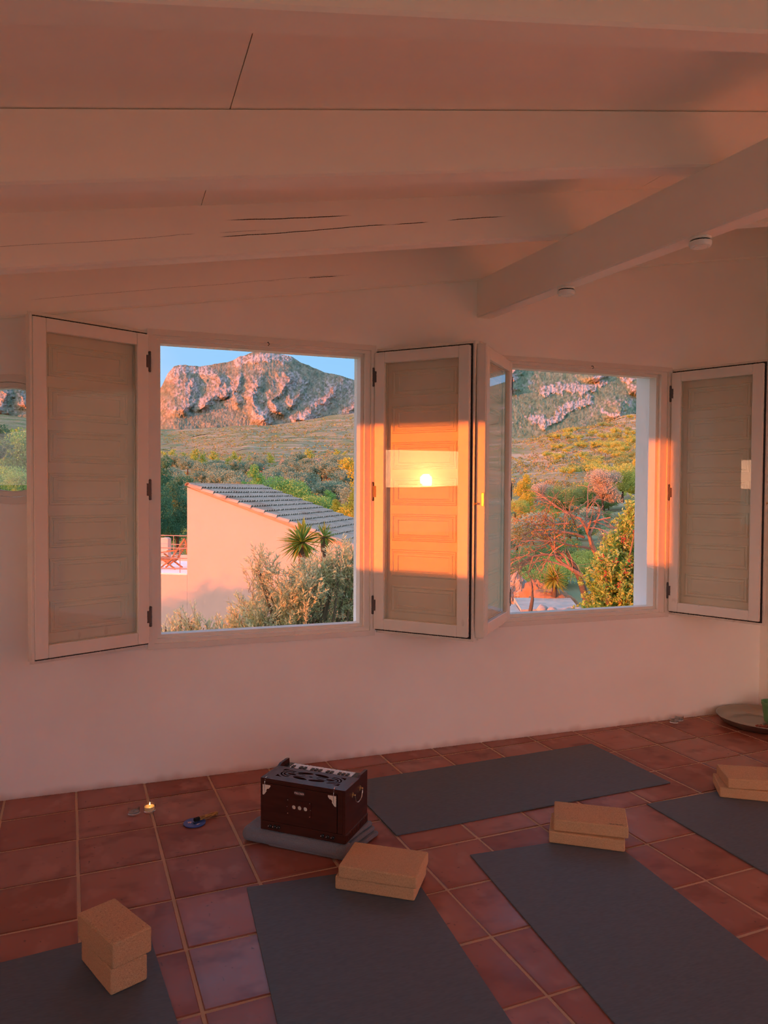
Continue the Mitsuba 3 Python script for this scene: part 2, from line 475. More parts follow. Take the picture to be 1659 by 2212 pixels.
def tile_mesh(poly, top):
    q = np.array(shapely.geometry.polygon.orient(poly).exterior.coords)[:-1]
    inner = np.array(shapely.geometry.polygon.orient(poly.buffer(-0.003, join_style=2)).exterior.coords)[:-1]
    n = len(q)
    if len(inner) != n:
        inner = q + (np.array(poly.centroid.coords[0]) - q) * 0.015
    else:
        inner = inner[[int(np.argmin(np.hypot(*(inner - k).T))) for k in q]]
    v = np.vstack([np.column_stack([q, np.full(n, -0.012)]), np.column_stack([q, np.full(n, top - 0.0022)]), np.column_stack([inner, np.full(n, top)])])
    f = []
    for r in (0, n):
        for i in range(n):
            j = (i + 1) % n
            f += [[r + i, r + j, r + n + j], [r + i, r + n + j, r + n + i]]
    f += [[2 * n, 2 * n + k, 2 * n + k + 1] for k in range(1, n - 1)]
    return trimesh.Trimesh(v, f, process=False)


def in_frame(p, margin=40):
    d = np.asarray(p) - CAM
    z = d @ FWD
    return z > 0.05 and -margin < 829.5 + FOCAL * (d @ RIGHT) / z < 1659 + margin and -margin < 1106 - FOCAL * (d @ UP) / z < 2212 + margin


scene['floor'] = mikit.ply(bx(XL - 0.2, XR + 0.2, YB - 0.2, 0.01, -0.25, -0.0035), 'm_grout')
labels['floor'] = {'kind': 'structure'}
room = sg.box(XL + 0.002, YB + 0.002, XR - 0.002, -0.002)
rest = []
for j in range(-19, 2):
    for i in range(-6, 18):
        q = tile_poly(i, j).intersection(room)
        if q.is_empty or q.area < 0.0008 or q.geom_type != 'Polygon':
            continue
        m = tile_mesh(q, rng.uniform(-0.0012, 0.0006))
        if any(in_frame((x, y, 0)) for x, y in q.exterior.coords) or in_frame((*q.centroid.coords[0], 0)):
            add('tile', m, 'm_tile', 'floor')
        else:
            rest.append(m)
add('tile_field', cat(rest), 'm_tile', 'floor', kind='stuff')

# ------------------------------------------------------------------ windows: frames, and the round one
def ring_frame(o, i, y0, y1):
    """Four mitred bars between two rectangles (x0, x1, z0, z1), from y0 to y1."""
    parts = []
    O = [(o[0], o[2]), (o[1], o[2]), (o[1], o[3]), (o[0], o[3])]
    I = [(i[0], i[2]), (i[1], i[2]), (i[1], i[3]), (i[0], i[3])]
    for k in range(4):
        l = (k + 1) % 4
        g = 0.0006
        pts = [(x, y, z) for x, z in (O[k], O[l], I[k], I[l]) for y in (y0, y1)]
        parts.append(trimesh.convex.convex_hull(np.array(pts)))
    return parts


for n, w in ((1, W1), (2, W2)):
    key = f'window_{n}'
    o, i = w['o'], w['i']
    mid = (o[0] + 0.028, o[1] - 0.028, o[2] + 0.028, o[3] - 0.028)
    labels[key] = {'kind': 'structure'}
    for k, m in enumerate(ring_frame(o, mid, -0.014, 0.03)):
        add('casing', m, 'm_cream', key)
    inner = (i[0], i[1], i[2], i[3])
    step = (i[0] - 0.018, i[1] + 0.018, i[2] - 0.018, i[3] + 0.018)
    for m in ring_frame(mid, step, -0.002, 0.06):
        add('frame', m, 'm_cream', key)
    for m in ring_frame((step[0] - 0.02, step[1] + 0.02, step[2] - 0.02, step[3] + 0.02), inner, 0.022, 0.085):
        add('frame', m, 'm_cream', key)
    add('outer_reveal', w['reveal'], 'm_outer_plaster', key)
    for x in ((o[0] + o[1]) / 2,):                                      # a small hook in the head and one in the sill
        hook = tube([(x, -0.014, i[3] + 0.035), (x, -0.028, i[3] + 0.034), (x + 0.006, -0.030, i[3] + 0.024), (x, -0.026, i[3] + 0.018)], 0.0025)
        add('hook', hook, 'm_iron', key)

labels['window_3'] = {'kind': 'structure'}
rx, rz, rg, ro = ROUND


def turned(profile, n=72):
    """A ring about the round window's axis: profile [(r, y) ...], closed."""
    p = np.array(profile + [profile[0]], float)
    m = lathe([(a, b) for a, b in p], n)
    m = moved(m, [[1, 0, 0, rx], [0, 0, 1, 0], [0, -1, 0, rz], [0, 0, 0, 1]])
    if m.volume < 0: m.invert()
    return m


add('trim', turned([(rg + 0.028, 0.03), (ro, 0.005), (ro, -0.012), (rg + 0.028, -0.012)]), 'm_cream', 'window_3', smooth=40)
for k in range(4):
    a0 = math.radians(40 + 90 * k)
    v, f = [], []
    prof = [(rg, 0.05), (rg, 0.004), (rg + 0.006, -0.002), (rg + 0.0265, -0.002), (rg + 0.0265, 0.05)]
    ang = np.linspace(a0 + 0.004, a0 + math.pi / 2 - 0.004, 20)
    for a in ang:
        for r_, y_ in prof:
            v.append((rx + r_ * math.cos(a), y_, rz + r_ * math.sin(a)))
    for s in range(19):
        for t in range(5):
            u = (t + 1) % 5
            f += [[s * 5 + t, s * 5 + u, s * 5 + 5 + u], [s * 5 + t, s * 5 + 5 + u, s * 5 + 5 + t]]
    f += [[0, 2, 1], [0, 3, 2], [0, 4, 3], [95, 96, 97], [95, 97, 98], [95, 98, 99]]
    m = trimesh.Trimesh(v, f, process=False)
    if m.volume < 0: m.invert()
    add('sash', m, 'm_cream', 'window_3', smooth=40)
disk = trimesh.creation.cylinder(rg + 0.004, 0.004, sections=64)
pane = trimesh.Trimesh(*(lambda a: (np.vstack([np.column_stack([rx + (rg + .004) * np.cos(a), np.full(64, 0.03), rz + (rg + .004) * np.sin(a)]), [[rx, 0.03, rz]]]),
                                    [[k, (k + 1) % 64, 64] for k in range(64)]))(np.arange(64) * 2 * math.pi / 64), process=False)
add('pane', pane, 'm_pane', 'window_3')
add('outer_reveal', turned([(rg + 0.026, 0.06), (rg + 0.0295, 0.06), (rg + 0.0295, WALL_T + 0.01), (rg + 0.026, WALL_T + 0.01)]), 'm_outer_plaster', 'window_3', smooth=40)

# the sun's window in the left wall, and its wooden frame
labels['window_4'] = {'kind': 'structure'}
oy0, oy1, oz0, oz1 = OPEN_LEFT
swap = np.array([[0, 1, 0, XL - 0.1], [1, 0, 0, 0], [0, 0, 1, 0], [0, 0, 0, 1.0]])
for m in ring_frame((oy0 - 0.05, oy1 + 0.05, oz0 - 0.05, oz1 + 0.05), (oy0, oy1, oz0, oz1), 0.1 - 0.0, 0.12):
    add('frame', m, 'm_cream', 'window_4', m=swap)

# ------------------------------------------------------------------ casements: glass in front, a panelled shutter board fixed on the room side
def casement(hinge, angle, flip, label, z0=0.703, z1=2.199, width=0.54, keeper=False, knob=False, strip=False):
    """Opened casement. Local frame: u from the hinge to the free edge, v from the outer (glass) face to the shutter face, z up."""
    t = thing('casement', label, 'window casement')
    U = np.array([math.cos(angle), math.sin(angle)])
    V = np.array([U[1], -U[0]]) * flip
    M = np.array([[U[0], V[0], 0, hinge[0]], [U[1], V[1], 0, hinge[1]], [0, 0, 1, 0], [0, 0, 0, 1.0]])
    s = 0.058
    k = lambda name, mesh, mat, parent=t, **o: add(name, mesh, mat, parent, m=M, **o)
    c = 0.0025
    k('stile', bx(0, s, 0, 0.026, z0, z1, c), 'm_cream')
    k('stile', bx(width - s, width, 0, 0.026, z0, z1, c), 'm_cream')
    for a, b in ((z0, z0 + s), (z1 - s, z1)):
        k('rail', bx(s + 0.0004, width - s - 0.0004, 0.0003, 0.026, a, b, c), 'm_cream')
    # glass: one sheet
    q = np.array([(s - 0.004, 0.014, z0 + s - 0.004), (width - s + 0.004, 0.014, z0 + s - 0.004), (width - s + 0.004, 0.014, z1 - s + 0.004), (s - 0.004, 0.014, z1 - s + 0.004)])
    k('pane', trimesh.Trimesh(q, [[0, 1, 2], [0, 2, 3]], process=False), 'm_pane')
    # black seal in the rebate, and the lip of the rebate behind it
    seal = ring_frame((-0.005, width + (-0.002 if strip else 0.009), z0 - 0.010, z1 + 0.010), (0.03, width - 0.03, z0 + 0.03, z1 - 0.03), 0.026, 0.0315)
    k('seal', cat(seal), 'm_dark_line', label='black rubber seal')
    e, h = (0.010 if strip else 0.020), 0.024
    lip = ring_frame((-0.011, width + e, z0 - h, z1 + h), (s, width - s, z0 + s, z1 - s), 0.0315, 0.0405)
    k('lip', cat(lip), 'm_cream')
    if strip: k('cover_strip', bx(width + 0.0003, width + 0.0125, 0.003, 0.052, z0 - 0.012, z1 + 0.012, 0.002), 'm_cream')
    # shutter board: seven raised and moulded panels
    b = k('shutter', bx(0.006, width + 0.006, 0.0465, 0.0545, z0 + 0.002, z1 - 0.002, 0.002), 'm_cream', label='panelled wooden shutter board')
    pitch = 0.1925
    mid = (z0 + z1) / 2
    pw, ph = 0.178, 0.063
    for i in range(7):
        zc = mid + (3 - i) * pitch
        cu = width / 2 + 0.003
        def terrace(levels):
            v, f = [], []
            for half_w, half_h, y in levels:
                v += [(cu - half_w, y, zc - half_h), (cu + half_w, y, zc - half_h), (cu + half_w, y, zc + half_h), (cu - half_w, y, zc + half_h)]
            n = len(levels)
            for r in range(n - 1):
                for a in range(4):
                    d = (a + 1) % 4
                    f += [[r * 4 + a, r * 4 + d, r * 4 + 4 + d], [r * 4 + a, r * 4 + 4 + d, r * 4 + 4 + a]]
            f += [[n * 4 - 4, n * 4 - 3, n * 4 - 2], [n * 4 - 4, n * 4 - 2, n * 4 - 1]]
            return trimesh.Trimesh(v, f, process=False)
        y = 0.0464
        m = terrace([(pw + 0.010, ph + 0.010, y), (pw + 0.006, ph + 0.006, y - 0.004), (pw, ph, y - 0.0045), (pw - 0.005, ph - 0.005, y - 0.0005), (pw - 0.009, ph - 0.009, y - 0.0005),
                     (pw - 0.012, ph - 0.012, y - 0.0035), (pw - 0.030, ph - 0.022, y - 0.0045), (pw - 0.033, ph - 0.025, y - 0.0008), (pw - 0.036, ph - 0.0275, y - 0.0012)])
        k('panel', m, 'm_cream', b)
    # hinges on the hinge edge, a keeper and a turn on the free edge
    for z in (z1 - 0.13, mid, z0 + 0.13):
        hg = cat(shift(trimesh.creation.cylinder(0.0062, 0.085, sections=14), -0.008, 0.004, z), shift(trimesh.creation.icosphere(1, 0.0068), -0.008, 0.004, z + 0.045), shift(trimesh.creation.icosphere(1, 0.0068), -0.008, 0.004, z - 0.045),
                 bx(-0.008, 0.012, -0.0012, 0.0, z - 0.03, z + 0.03))
        k('hinge', hg, 'm_iron', label='dark iron hinge')
    if keeper: k('keeper', cat(bx(width + 0.0125, width + 0.0165, 0.006, 0.020, mid - 0.075, mid - 0.005, 0.001), bx(width + 0.0125, width + 0.0175, 0.009, 0.017, mid - 0.012, mid - 0.005, 0.001), bx(width + 0.0125, width + 0.0175, 0.009, 0.017, mid - 0.075, mid - 0.068, 0.001)), 'm_brass', label='brass keeper plate')
    kn = moved(lathe([(0, 0), (0.008, 0), (0.008, 0.002), (0.003, 0.004), (0.003, 0.008), (0.006, 0.011), (0.006, 0.014), (0, 0.016)], 16), [[0, 0, 1, width + e], [1, 0, 0, 0.036], [0, 1, 0, mid - 0.06], [0, 0, 0, 1]])
    if knob: k('knob', kn, 'm_brass', label='small brass knob')
    return t


casement((0.150, -0.026), math.radians(205.0), 1, 'leftmost open casement, dim, swung back beside the round window, panelled shutter behind glass', 0.700, 2.207, strip=True)
casement((1.312, -0.022), math.radians(-46.2), -1, 'open casement lit orange by the sunset, the sun mirrored in its glass, panelled shutter behind', 0.703, 2.197, knob=True)
casement((2.153, -0.022), math.radians(-133.1), 1, 'narrow-looking open casement turned edge-on beside the sunlit one, trees mirrored in its glass', 0.708, 2.197, keeper=True, strip=True)
casement((3.283, -0.025), math.radians(-65.0), -1, 'rightmost open casement in the corner beside the second window, panelled shutter behind glass', 0.703, 2.203, knob=True)

# ------------------------------------------------------------------ smoke detectors under the cross beam
for x, y, l in ((2.052, -0.715, 'small round white smoke detector under the cross beam, nearer the window wall'), (2.135, -1.505, 'small round white smoke detector under the cross beam, farther from the window wall')):
    t = thing('smoke_detector', l, 'smoke detector')
    R = 0.042
    add('base', shift(lathe([(0, 0), (R * 0.96, 0), (R * 0.96, -0.010), (0, -0.010)], 40), x, y, 2.4395), 'm_white_plastic', t, smooth=40)
    add('vent', shift(lathe([(0, -0.010), (R * 0.84, -0.010), (R * 0.84, -0.0165), (0, -0.0165)], 40), x, y, 2.4395), 'm_dark_line', t, label='dark vent gap')
    add('cover', shift(lathe([(0, -0.016), (R, -0.016), (R, -0.026), (R * 0.9, -0.034), (R * 0.68, -0.037), (R * 0.66, -0.035), (R * 0.62, -0.035), (R * 0.6, -0.038), (0, -0.039)], 40), x, y, 2.4395), 'm_white_plastic', t, smooth=40)

# ------------------------------------------------------------------ yoga mats
MAT_W, MAT_L, MAT_H = 0.612, 1.83, 0.0042


def yoga_mat(corner, ax, ay, label, seed, MAT_L=1.83):
    """corner: one corner on the floor; ax: unit vector along its 0.61 m edge; ay: unit vector along its length."""
    ax, ay = np.array(ax, float), np.array(ay, float)
    ax /= np.linalg.norm(ax); ay = ay - (ay @ ax) * ax; ay /= np.linalg.norm(ay)
    nu, nv = 16, 44
    us, vs = np.linspace(0, MAT_W, nu), np.linspace(0, MAT_L, nv)
    G = np.array([[np.array(corner) + ax * u + ay * v for u in us] for v in vs])
    top = 0.0008 * meshkit.fbm(np.dstack([G[..., 0] * 5, G[..., 1] * 5, np.zeros(G.shape[:2])]), 2, seed) + MAT_H + 0.0007
    vt = np.dstack([G, top]).reshape(-1, 3)
    vb = np.dstack([G, np.full(G.shape[:2], 0.0008)]).reshape(-1, 3)
    N = nu * nv
    f = []
    for r in range(nv - 1):
        for c in range(nu - 1):
            a, b, d, e = r * nu + c, r * nu + c + 1, (r + 1) * nu + c + 1, (r + 1) * nu + c
            f += [[a, b, d], [a, d, e], [N + a, N + d, N + b], [N + a, N + e, N + d]]
    loop = [c for c in range(nu)] + [r * nu + nu - 1 for r in range(1, nv)] + [(nv - 1) * nu + c for c in range(nu - 2, -1, -1)] + [r * nu for r in range(nv - 2, 0, -1)]
    for a, b in zip(loop, loop[1:] + loop[:1]):
        f += [[a, N + a, N + b], [a, N + b, b]]
    m = trimesh.Trimesh(np.vstack([vt, vb]), f, process=False)
    if m.volume < 0: m.invert()
    k = add('yoga_mat', m, 'm_rubber', smooth=40)
    labels[k] = {'label': label, 'category': 'yoga mat', 'group': 'dark grey yoga mats laid out on the tiles'}
    return k


yoga_mat((2.565, -0.244), (0.035, -0.61), (-1, -0.058), 'dark grey yoga mat lying along the wall behind the harmonium', 1, 1.50)
yoga_mat((0.441, -1.149), (0.61, -0.030), (0.035, -0.728), 'dark grey yoga mat headed by the cork blocks next to the harmonium', 2)
yoga_mat((1.321, -1.197), (0.61, -0.030), (0.051, -1.016), 'dark grey yoga mat headed by the second pair of cork blocks from the harmonium', 3)
yoga_mat((2.314, -1.029), (0.61, 0.010), (0.044, -0.645), 'dark grey yoga mat farthest from the harmonium, with cork blocks at the frame edge', 4)
yoga_mat((0.088, -1.283), (-0.61, -0.075), (0.050, -0.499), 'dark grey yoga mat under the tall upright stack of two cork bricks', 5)

# ------------------------------------------------------------------ cork blocks
def cork(x, y, z, a, lx, ly, lz, label, group, writing=False):
    t = thing('cork_block', label, 'yoga block', group)
    m = rounded(lx / 2, ly / 2, lz / 2, 0.006, 3)
    M = place(x, y, z + lz / 2, a)
    if writing:
        scene[t] = mikit.ply(moved(m, M), 'm_cork', 40)
        u_ = np.linspace(0, 1, 60)                                      # the small dark burnt-in script near the edge, not legible in the photograph
        w = moved(tube(np.column_stack([lx / 2 - 0.075 + 0.055 * u_ + 0.0015 * np.cos(u_ * 75), -ly / 2 + 0.015 + 0.0026 * np.sin(u_ * 75) * (0.5 + (u_ < 0.15)), np.full(60, lz / 2)]), 0.0007, 4), M)
        add('lettering', w, 'm_char', t, label='small dark lettering')
    else:
        scene[t] = mikit.ply(moved(m, M), 'm_cork', 40)


MZ = 0.0057
cork(0.918, -1.275, MZ, -0.619, 0.297, 0.195, 0.048, 'lower flat cork block of the pair beside the harmonium', 'cork blocks')
cork(0.9225, -1.290, MZ + 0.0485, -0.6177, 0.292, 0.195, 0.045, 'upper flat cork block of the pair beside the harmonium', 'cork blocks')
cork(1.850, -1.222, MZ, -0.6189, 0.300, 0.192, 0.0475, 'lower flat cork block of the pair on the second mat from the harmonium', 'cork blocks')
cork(1.868, -1.2185, MZ + 0.048, -0.5892, 0.296, 0.191, 0.0485, 'upper cork block with small dark lettering, on the second mat from the harmonium', 'cork blocks', True)
cork(2.868, -1.087, MZ, -0.60, 0.296, 0.192, 0.048, 'lower flat cork block of the pair at the frame edge', 'cork blocks')
cork(2.892, -1.095, MZ + 0.0485, -0.50, 0.296, 0.192, 0.048, 'upper flat cork block of the pair at the frame edge', 'cork blocks')
cork(-0.0143, -1.487, MZ, -1.1721, 0.2233, 0.1107, 0.078, 'lower thick cork brick of the tall stack on the nearest mat', 'thick cork bricks')
cork(-0.0130, -1.489, MZ + 0.0785, -1.10, 0.228, 0.122, 0.076, 'upper thick cork brick of the tall stack on the nearest mat', 'thick cork bricks')

# ------------------------------------------------------------------ harmonium on a folded blanket
HM = place(0.771, -0.853, 0.0, -0.7145)
HZ = 0.0602                                                            # top of the blanket


def soft_slab(x0, x1, y0, y1, z0, z1, r, seed, nx=40, nseg=8, wob=0.006, skew=0.0):
    """A cushion-like folded slab: rounded section in y-z carried along x, closed and rounded at the ends."""
    v, f = [], []
    xs = np.concatenate([x0 + r * (1 - np.cos(np.linspace(0, math.pi / 2, 6)[:-1])), np.linspace(x0 + r, x1 - r, nx), x1 - r * (1 - np.sin(np.linspace(0, math.pi / 2, 6)[1:]))])
    sec = []
    for cy, cz, a0 in ((y1 - r, z1 - r, 0), (y0 + r, z1 - r, 90), (y0 + r, z0 + r, 180), (y1 - r, z0 + r, 270)):
        for a in np.linspace(a0, a0 + 90, nseg):
            sec.append((cy + r * math.cos(math.radians(a)), cz + r * math.sin(math.radians(a))))
    sec = np.array(sec)
    mid = np.array([(y0 + y1) / 2, (z0 + z1) / 2])
    for x in xs:
        e = min(x - x0, x1 - x)
        k = math.sqrt(max(0.0, 1 - (1 - min(e / r, 1)) ** 2))
        k = 0.35 + 0.65 * k
        half = np.array([(y1 - y0) / 2, (z1 - z0) / 2])
        sc = np.array([1 - r * (1 - k) / half[0], 1 - min(r, half[1]) * (1 - k) * 0.8 / half[1]])
        for y, z in sec:
            q = mid + (np.array([y, z]) - mid) * sc
            v.append((x + skew * (q[0] - y0), q[0], q[1]))
    v = np.array(v)
    w = meshkit.fbm(v * [18, 18, 30], 3, seed) - 0.5
    up = np.clip((v[:, 2] - z0) / (z1 - z0), 0, 1)
    out = np.sign(v[:, 1] - mid[0])
    v[:, 1] += w * wob * 1.6 * out * up
    v[:, 2] -= np.abs(w) * wob * up
    n = len(sec)
    for i in range(len(xs) - 1):
        for j in range(n):
            k = (j + 1) % n
            f += [[i * n + j, (i + 1) * n + j, (i + 1) * n + k], [i * n + j, (i + 1) * n + k, i * n + k]]
    c0, c1 = len(v), len(v) + 1
    L = (len(xs) - 1) * n
    v = np.vstack([v, v[:n].mean(0), v[L:L + n].mean(0)])
    for j in range(n):
        k = (j + 1) % n
        f += [[c0, j, k], [c1, L + k, L + j]]
    m = trimesh.Trimesh(v, f, process=False)
    if m.volume < 0: m.invert()
    return m


t = thing('blanket', 'folded grey blanket under the harmonium', 'blanket')
add('roll', soft_slab(-0.272, 0.176, -0.137, 0.02, 0.001, 0.060, 0.0285, 3), 'm_towel', t, smooth=60, m=HM)
for i, (xe, z0, z1, y0, y1, sk) in enumerate(((0.215, 0.001, 0.021, -0.130, 0.132, 0.16), (0.200, 0.0205, 0.041, -0.128, 0.130, 0.16), (0.188, 0.0405, 0.060, -0.126, 0.128, 0.17))):
    add('fold', soft_slab(-0.15, xe - 0.02, y0, y1, z0, z1, 0.0098, 11 + i, wob=0.004, skew=sk), 'm_towel', t, smooth=60, m=HM)
add('fold', soft_slab(0.150, 0.196, -0.1375, -0.06, 0.004, 0.058, 0.022, 21, nx=10), 'm_towel', t, smooth=60, m=HM)

t = thing('harmonium', 'small dark red wooden harmonium with white and black keys on a grey blanket', 'harmonium')
H = lambda name, mesh, mat, parent=t, **o: add(name, mesh, mat, parent, m=HM @ place(0, 0, HZ), **o)
hx, hy, hh = 0.1905, 0.1135, 0.213
H('case', cat(bx(-hx + 0.012, hx - 0.012, -hy + 0.012, hy - 0.004, 0.004, 0.183, 0.001), bx(-hx, hx, -hy, hy, 0.0, 0.036, 0.0012)), 'm_harm')
cheek = sg.Polygon([(-hy + 0.001, 0.0362), (hy, 0.0362), (hy, hh + 0.006), (hy - 0.012, hh + 0.008), (0.045, hh + 0.008), (0.028, hh), (-hy + 0.001, hh)])
flat = np.array([[0, 0, 1, 0], [1, 0, 0, 0], [0, 1, 0, 0], [0, 0, 0, 1.0]])   # polygon (y, z) extruded along x
for x in (-hx, hx - 0.0115):
    H('side_panel', moved(extrude(cheek, 0.0115), np.array([[1, 0, 0, x], [0, 1, 0, 0], [0, 0, 1, 0], [0, 0, 0, 1.0]]) @ flat), 'm_harm')
# front bellows board, its groove and its fittings
bw0, bw1, bz0, bz1 = -0.181, 0.153, 0.038, 0.193
b = H('bellows_board', bx(bw0, bw1, -hy - 0.001, -hy + 0.009, bz0, bz1, 0.0015), 'm_harm')
H('bellows', bx(bw0 + 0.004, bw1 + 0.012, -hy + 0.009, -hy + 0.02, bz0 + 0.002, bz1 - 0.002), 'm_black_key', label='dark bellows edge')
H('stay', bx(0.1555, 0.178, -hy + 0.003, -hy + 0.014, 0.037, 0.196, 0.001), 'm_harm')
for sx in (-1, 1):
    x0 = bw0 + 0.001 if sx < 0 else bw1 - 0.001
    tri = sg.Polygon([(0, 0), (0.036, 0), (0.036, -0.006), (0.006, -0.042), (0, -0.042)]).difference(sg.Point(0.027, -0.024).buffer(0.0095))
    tri = max(getattr(tri, 'geoms', [tri]), key=lambda g_: g_.area)
    m = extrude(tri, 0.0012)
    mm = np.array([[-sx, 0, 0, x0], [0, 0, -1, -hy - 0.0012], [0, 1, 0, bz1 - 0.006], [0, 0, 0, 1.0]])
    H('corner_plate', moved(m, mm), 'm_ivory', b, label='cream corner plate')
    xk = x0 - sx * 0.0105
    H('hook', tube([(xk, -hy - 0.003, bz1 - 0.032), (xk, -hy - 0.0035, bz1 + 0.002), (xk, -hy - 0.002, bz1 + 0.010), (xk - sx * 0.001, -hy + 0.006, hh + 0.003), (xk - sx * 0.002, -hy + 0.015, hh + 0.002)], 0.0013), 'm_steel', b, label='steel hook')
plate = sg.box(-0.024, 0, 0.024, 0.016).difference(sg.Point(-0.024, 0).buffer(0.004)).difference(sg.Point(0.024, 0).buffer(0.004)).difference(sg.Point(-0.024, 0.016).buffer(0.004)).difference(sg.Point(0.024, 0.016).buffer(0.004))
face = np.array([[1, 0, 0, 0], [0, 0, -1, -hy - 0.001], [0, 1, 0, 0], [0, 0, 0, 1.0]])
H('nameplate', moved(extrude(plate, 0.0015), face @ place(-0.011, bz1 - 0.027)), 'm_iron', b, label='dark nameplate with pale lettering')
wm = meshkit.text_mesh('PALOMA', 0.0075, 0.0006, True)
wm = shift(wm, -wm.bounds[:, 0].mean(), 0, 0.0015)
H('lettering', moved(wm, face @ place(-0.011, bz1 - 0.0227)), 'm_pale_print', b)
hole_plate = sg.box(-0.055, 0, 0.055, 0.062)
for k in (-0.023, 0.003, 0.029):
    hole_plate = hole_plate.difference(sg.Point(k, 0.032).buffer(0.0085))
H('vent_plate', moved(extrude(hole_plate, 0.004), face @ place(-0.012, 0.083)), 'm_harm', b)
H('vent_felt', bx(-0.05, 0.03, -hy - 0.0016, -hy - 0.001, 0.100, 0.130), 'm_ivory', b, label='pale felt behind three round holes')
for px, pz in ((-0.050, 0.058), (0.05, 0.058), (-0.050, 0.004), (0.05, 0.004), (-0.053, 0.031), (0.053, 0.031)):
    H('screw', moved(lathe([(0, 0), (0.0017, 0), (0.0017, 0.0008), (0, 0.0012)], 10), face @ place(-0.012 + px, 0.083 + pz, 0.004)), 'm_steel', b)
# six round stops in the plinth
for x in (-0.145, -0.125, -0.105, 0.093, 0.116, 0.138):
    k = H('stop', moved(lathe([(0, 0), (0.0075, 0), (0.0075, 0.004), (0.005, 0.006), (0.005, 0.009), (0, 0.010)], 18), face @ place(x, 0.019)), 'm_black_key', smooth=40)
    H('pin', moved(lathe([(0, 0), (0.0016, 0), (0.0016, 0.002), (0, 0.003)], 8), face @ place(x - 0.003, 0.022, 0.0088)), 'm_steel', k)
# fretted sounding board
top = sg.box(-hx + 0.012, -hy, hx - 0.012, 0.031)
fx, fy = 0.140, 0.040
cy0 = -0.034
E2 = lambda x, y, a, b_: shapely.affinity.translate(shapely.affinity.scale(sg.Point(0, 0).buffer(1.0, 24), a, b_), x, cy0 + y)
import shapely.affinity
holes = []
for s in (-1, 1):
    ring1 = E2(s * 0.092, 0, 0.046, 0.034).difference(E2(s * 0.092, 0, 0.040, 0.028))
    ring2 = E2(s * 0.092, 0, 0.033, 0.0215).difference(E2(s * 0.092, 0, 0.027, 0.0155))
    cut = sg.box(*sorted((s * 0.086, s * 0.02))[0:1], cy0 - 0.05, max(s * 0.086, s * 0.02), cy0 + 0.05)
    holes += [ring1.difference(cut), ring2.difference(cut), E2(s * 0.088, 0, 0.019, 0.0075)]
    for q in (-1, 1):
        corner = sg.Polygon([(s * 0.143, cy0 + q * 0.041), (s * 0.115, cy0 + q * 0.041), (s * 0.128, cy0 + q * 0.033), (s * 0.143, cy0 + q * 0.020)])
        holes.append(corner.difference(E2(s * 0.092, 0, 0.049, 0.037)))
        leaf = E2(s * 0.038, q * 0.027, 0.034, 0.010).difference(sg.box(-0.004, cy0 - 0.06, 0.004, cy0 + 0.06))
        holes.append(shapely.affinity.rotate(leaf, -s * q * 9, origin=(s * 0.038, cy0 + q * 0.027)))
        holes.append(shapely.affinity.rotate(E2(s * 0.050, q * 0.0095, 0.026, 0.0028), s * q * 8, origin=(s * 0.050, cy0 + q * 0.0095)))
holes.append(sg.Polygon([(-0.010, cy0), (0, cy0 + 0.005), (0.010, cy0), (0, cy0 - 0.005)]))
for h_ in holes:
    top = top.difference(h_)
top = max(getattr(top, 'geoms', [top]), key=lambda g_: g_.area)
H('fretted_top', extrude(top, 0.0065, hh - 0.0065), 'm_harm')
H('front_lip', cat(bx(-hx + 0.012, hx - 0.012, -hy - 0.003, -hy + 0.005, hh - 0.012, hh - 0.0068, 0.001), bx(-hx + 0.012, hx - 0.012, -hy + 0.001, -hy + 0.006, 0.195, hh - 0.0121)), 'm_harm')
H('felt', bx(-hx + 0.014, hx - 0.014, -hy + 0.008, 0.029, 0.190, 0.1925), 'm_harm', label='reddish felt under the fretwork')
H('key_rail', cat(bx(-hx + 0.012, hx - 0.012, 0.028, 0.033, 0.183, hh - 0.001), bx(-hx + 0.012, hx - 0.012, 0.0985, hy - 0.003, 0.183, 0.202, 0.001), bx(-hx + 0.012, -0.1445, 0.033, 0.0985, 0.183, 0.203), bx(0.1445, hx - 0.012, 0.033, 0.0985, 0.183, 0.203)), 'm_black_key')
nk = 16
kw = 0.289 / nk
for i in range(nk):
    H('white_key', bx(-0.1445 + i * kw + 0.0004, -0.1445 + (i + 1) * kw - 0.0004, 0.0335, 0.0975, 0.188, 0.2065, 0.0008), 'm_white_key')
for i in (1, 3, 4, 6, 7, 8, 10, 11, 13, 14, 15):
    x = -0.1445 + i * kw
    pts = []
    for y, w_, z in ((0.0385, 0.0044, 0.2140), (0.060, 0.0044, 0.2140), (0.072, 0.0012, 0.2085), (0.037, 0.0044, 0.2066), (0.066, 0.0044, 0.2066), (0.0745, 0.0012, 0.2066)):
        pts += [(x - w_, y, z), (x + w_, y, z)]
    H('black_key', trimesh.convex.convex_hull(np.array(pts)), 'm_black_key')
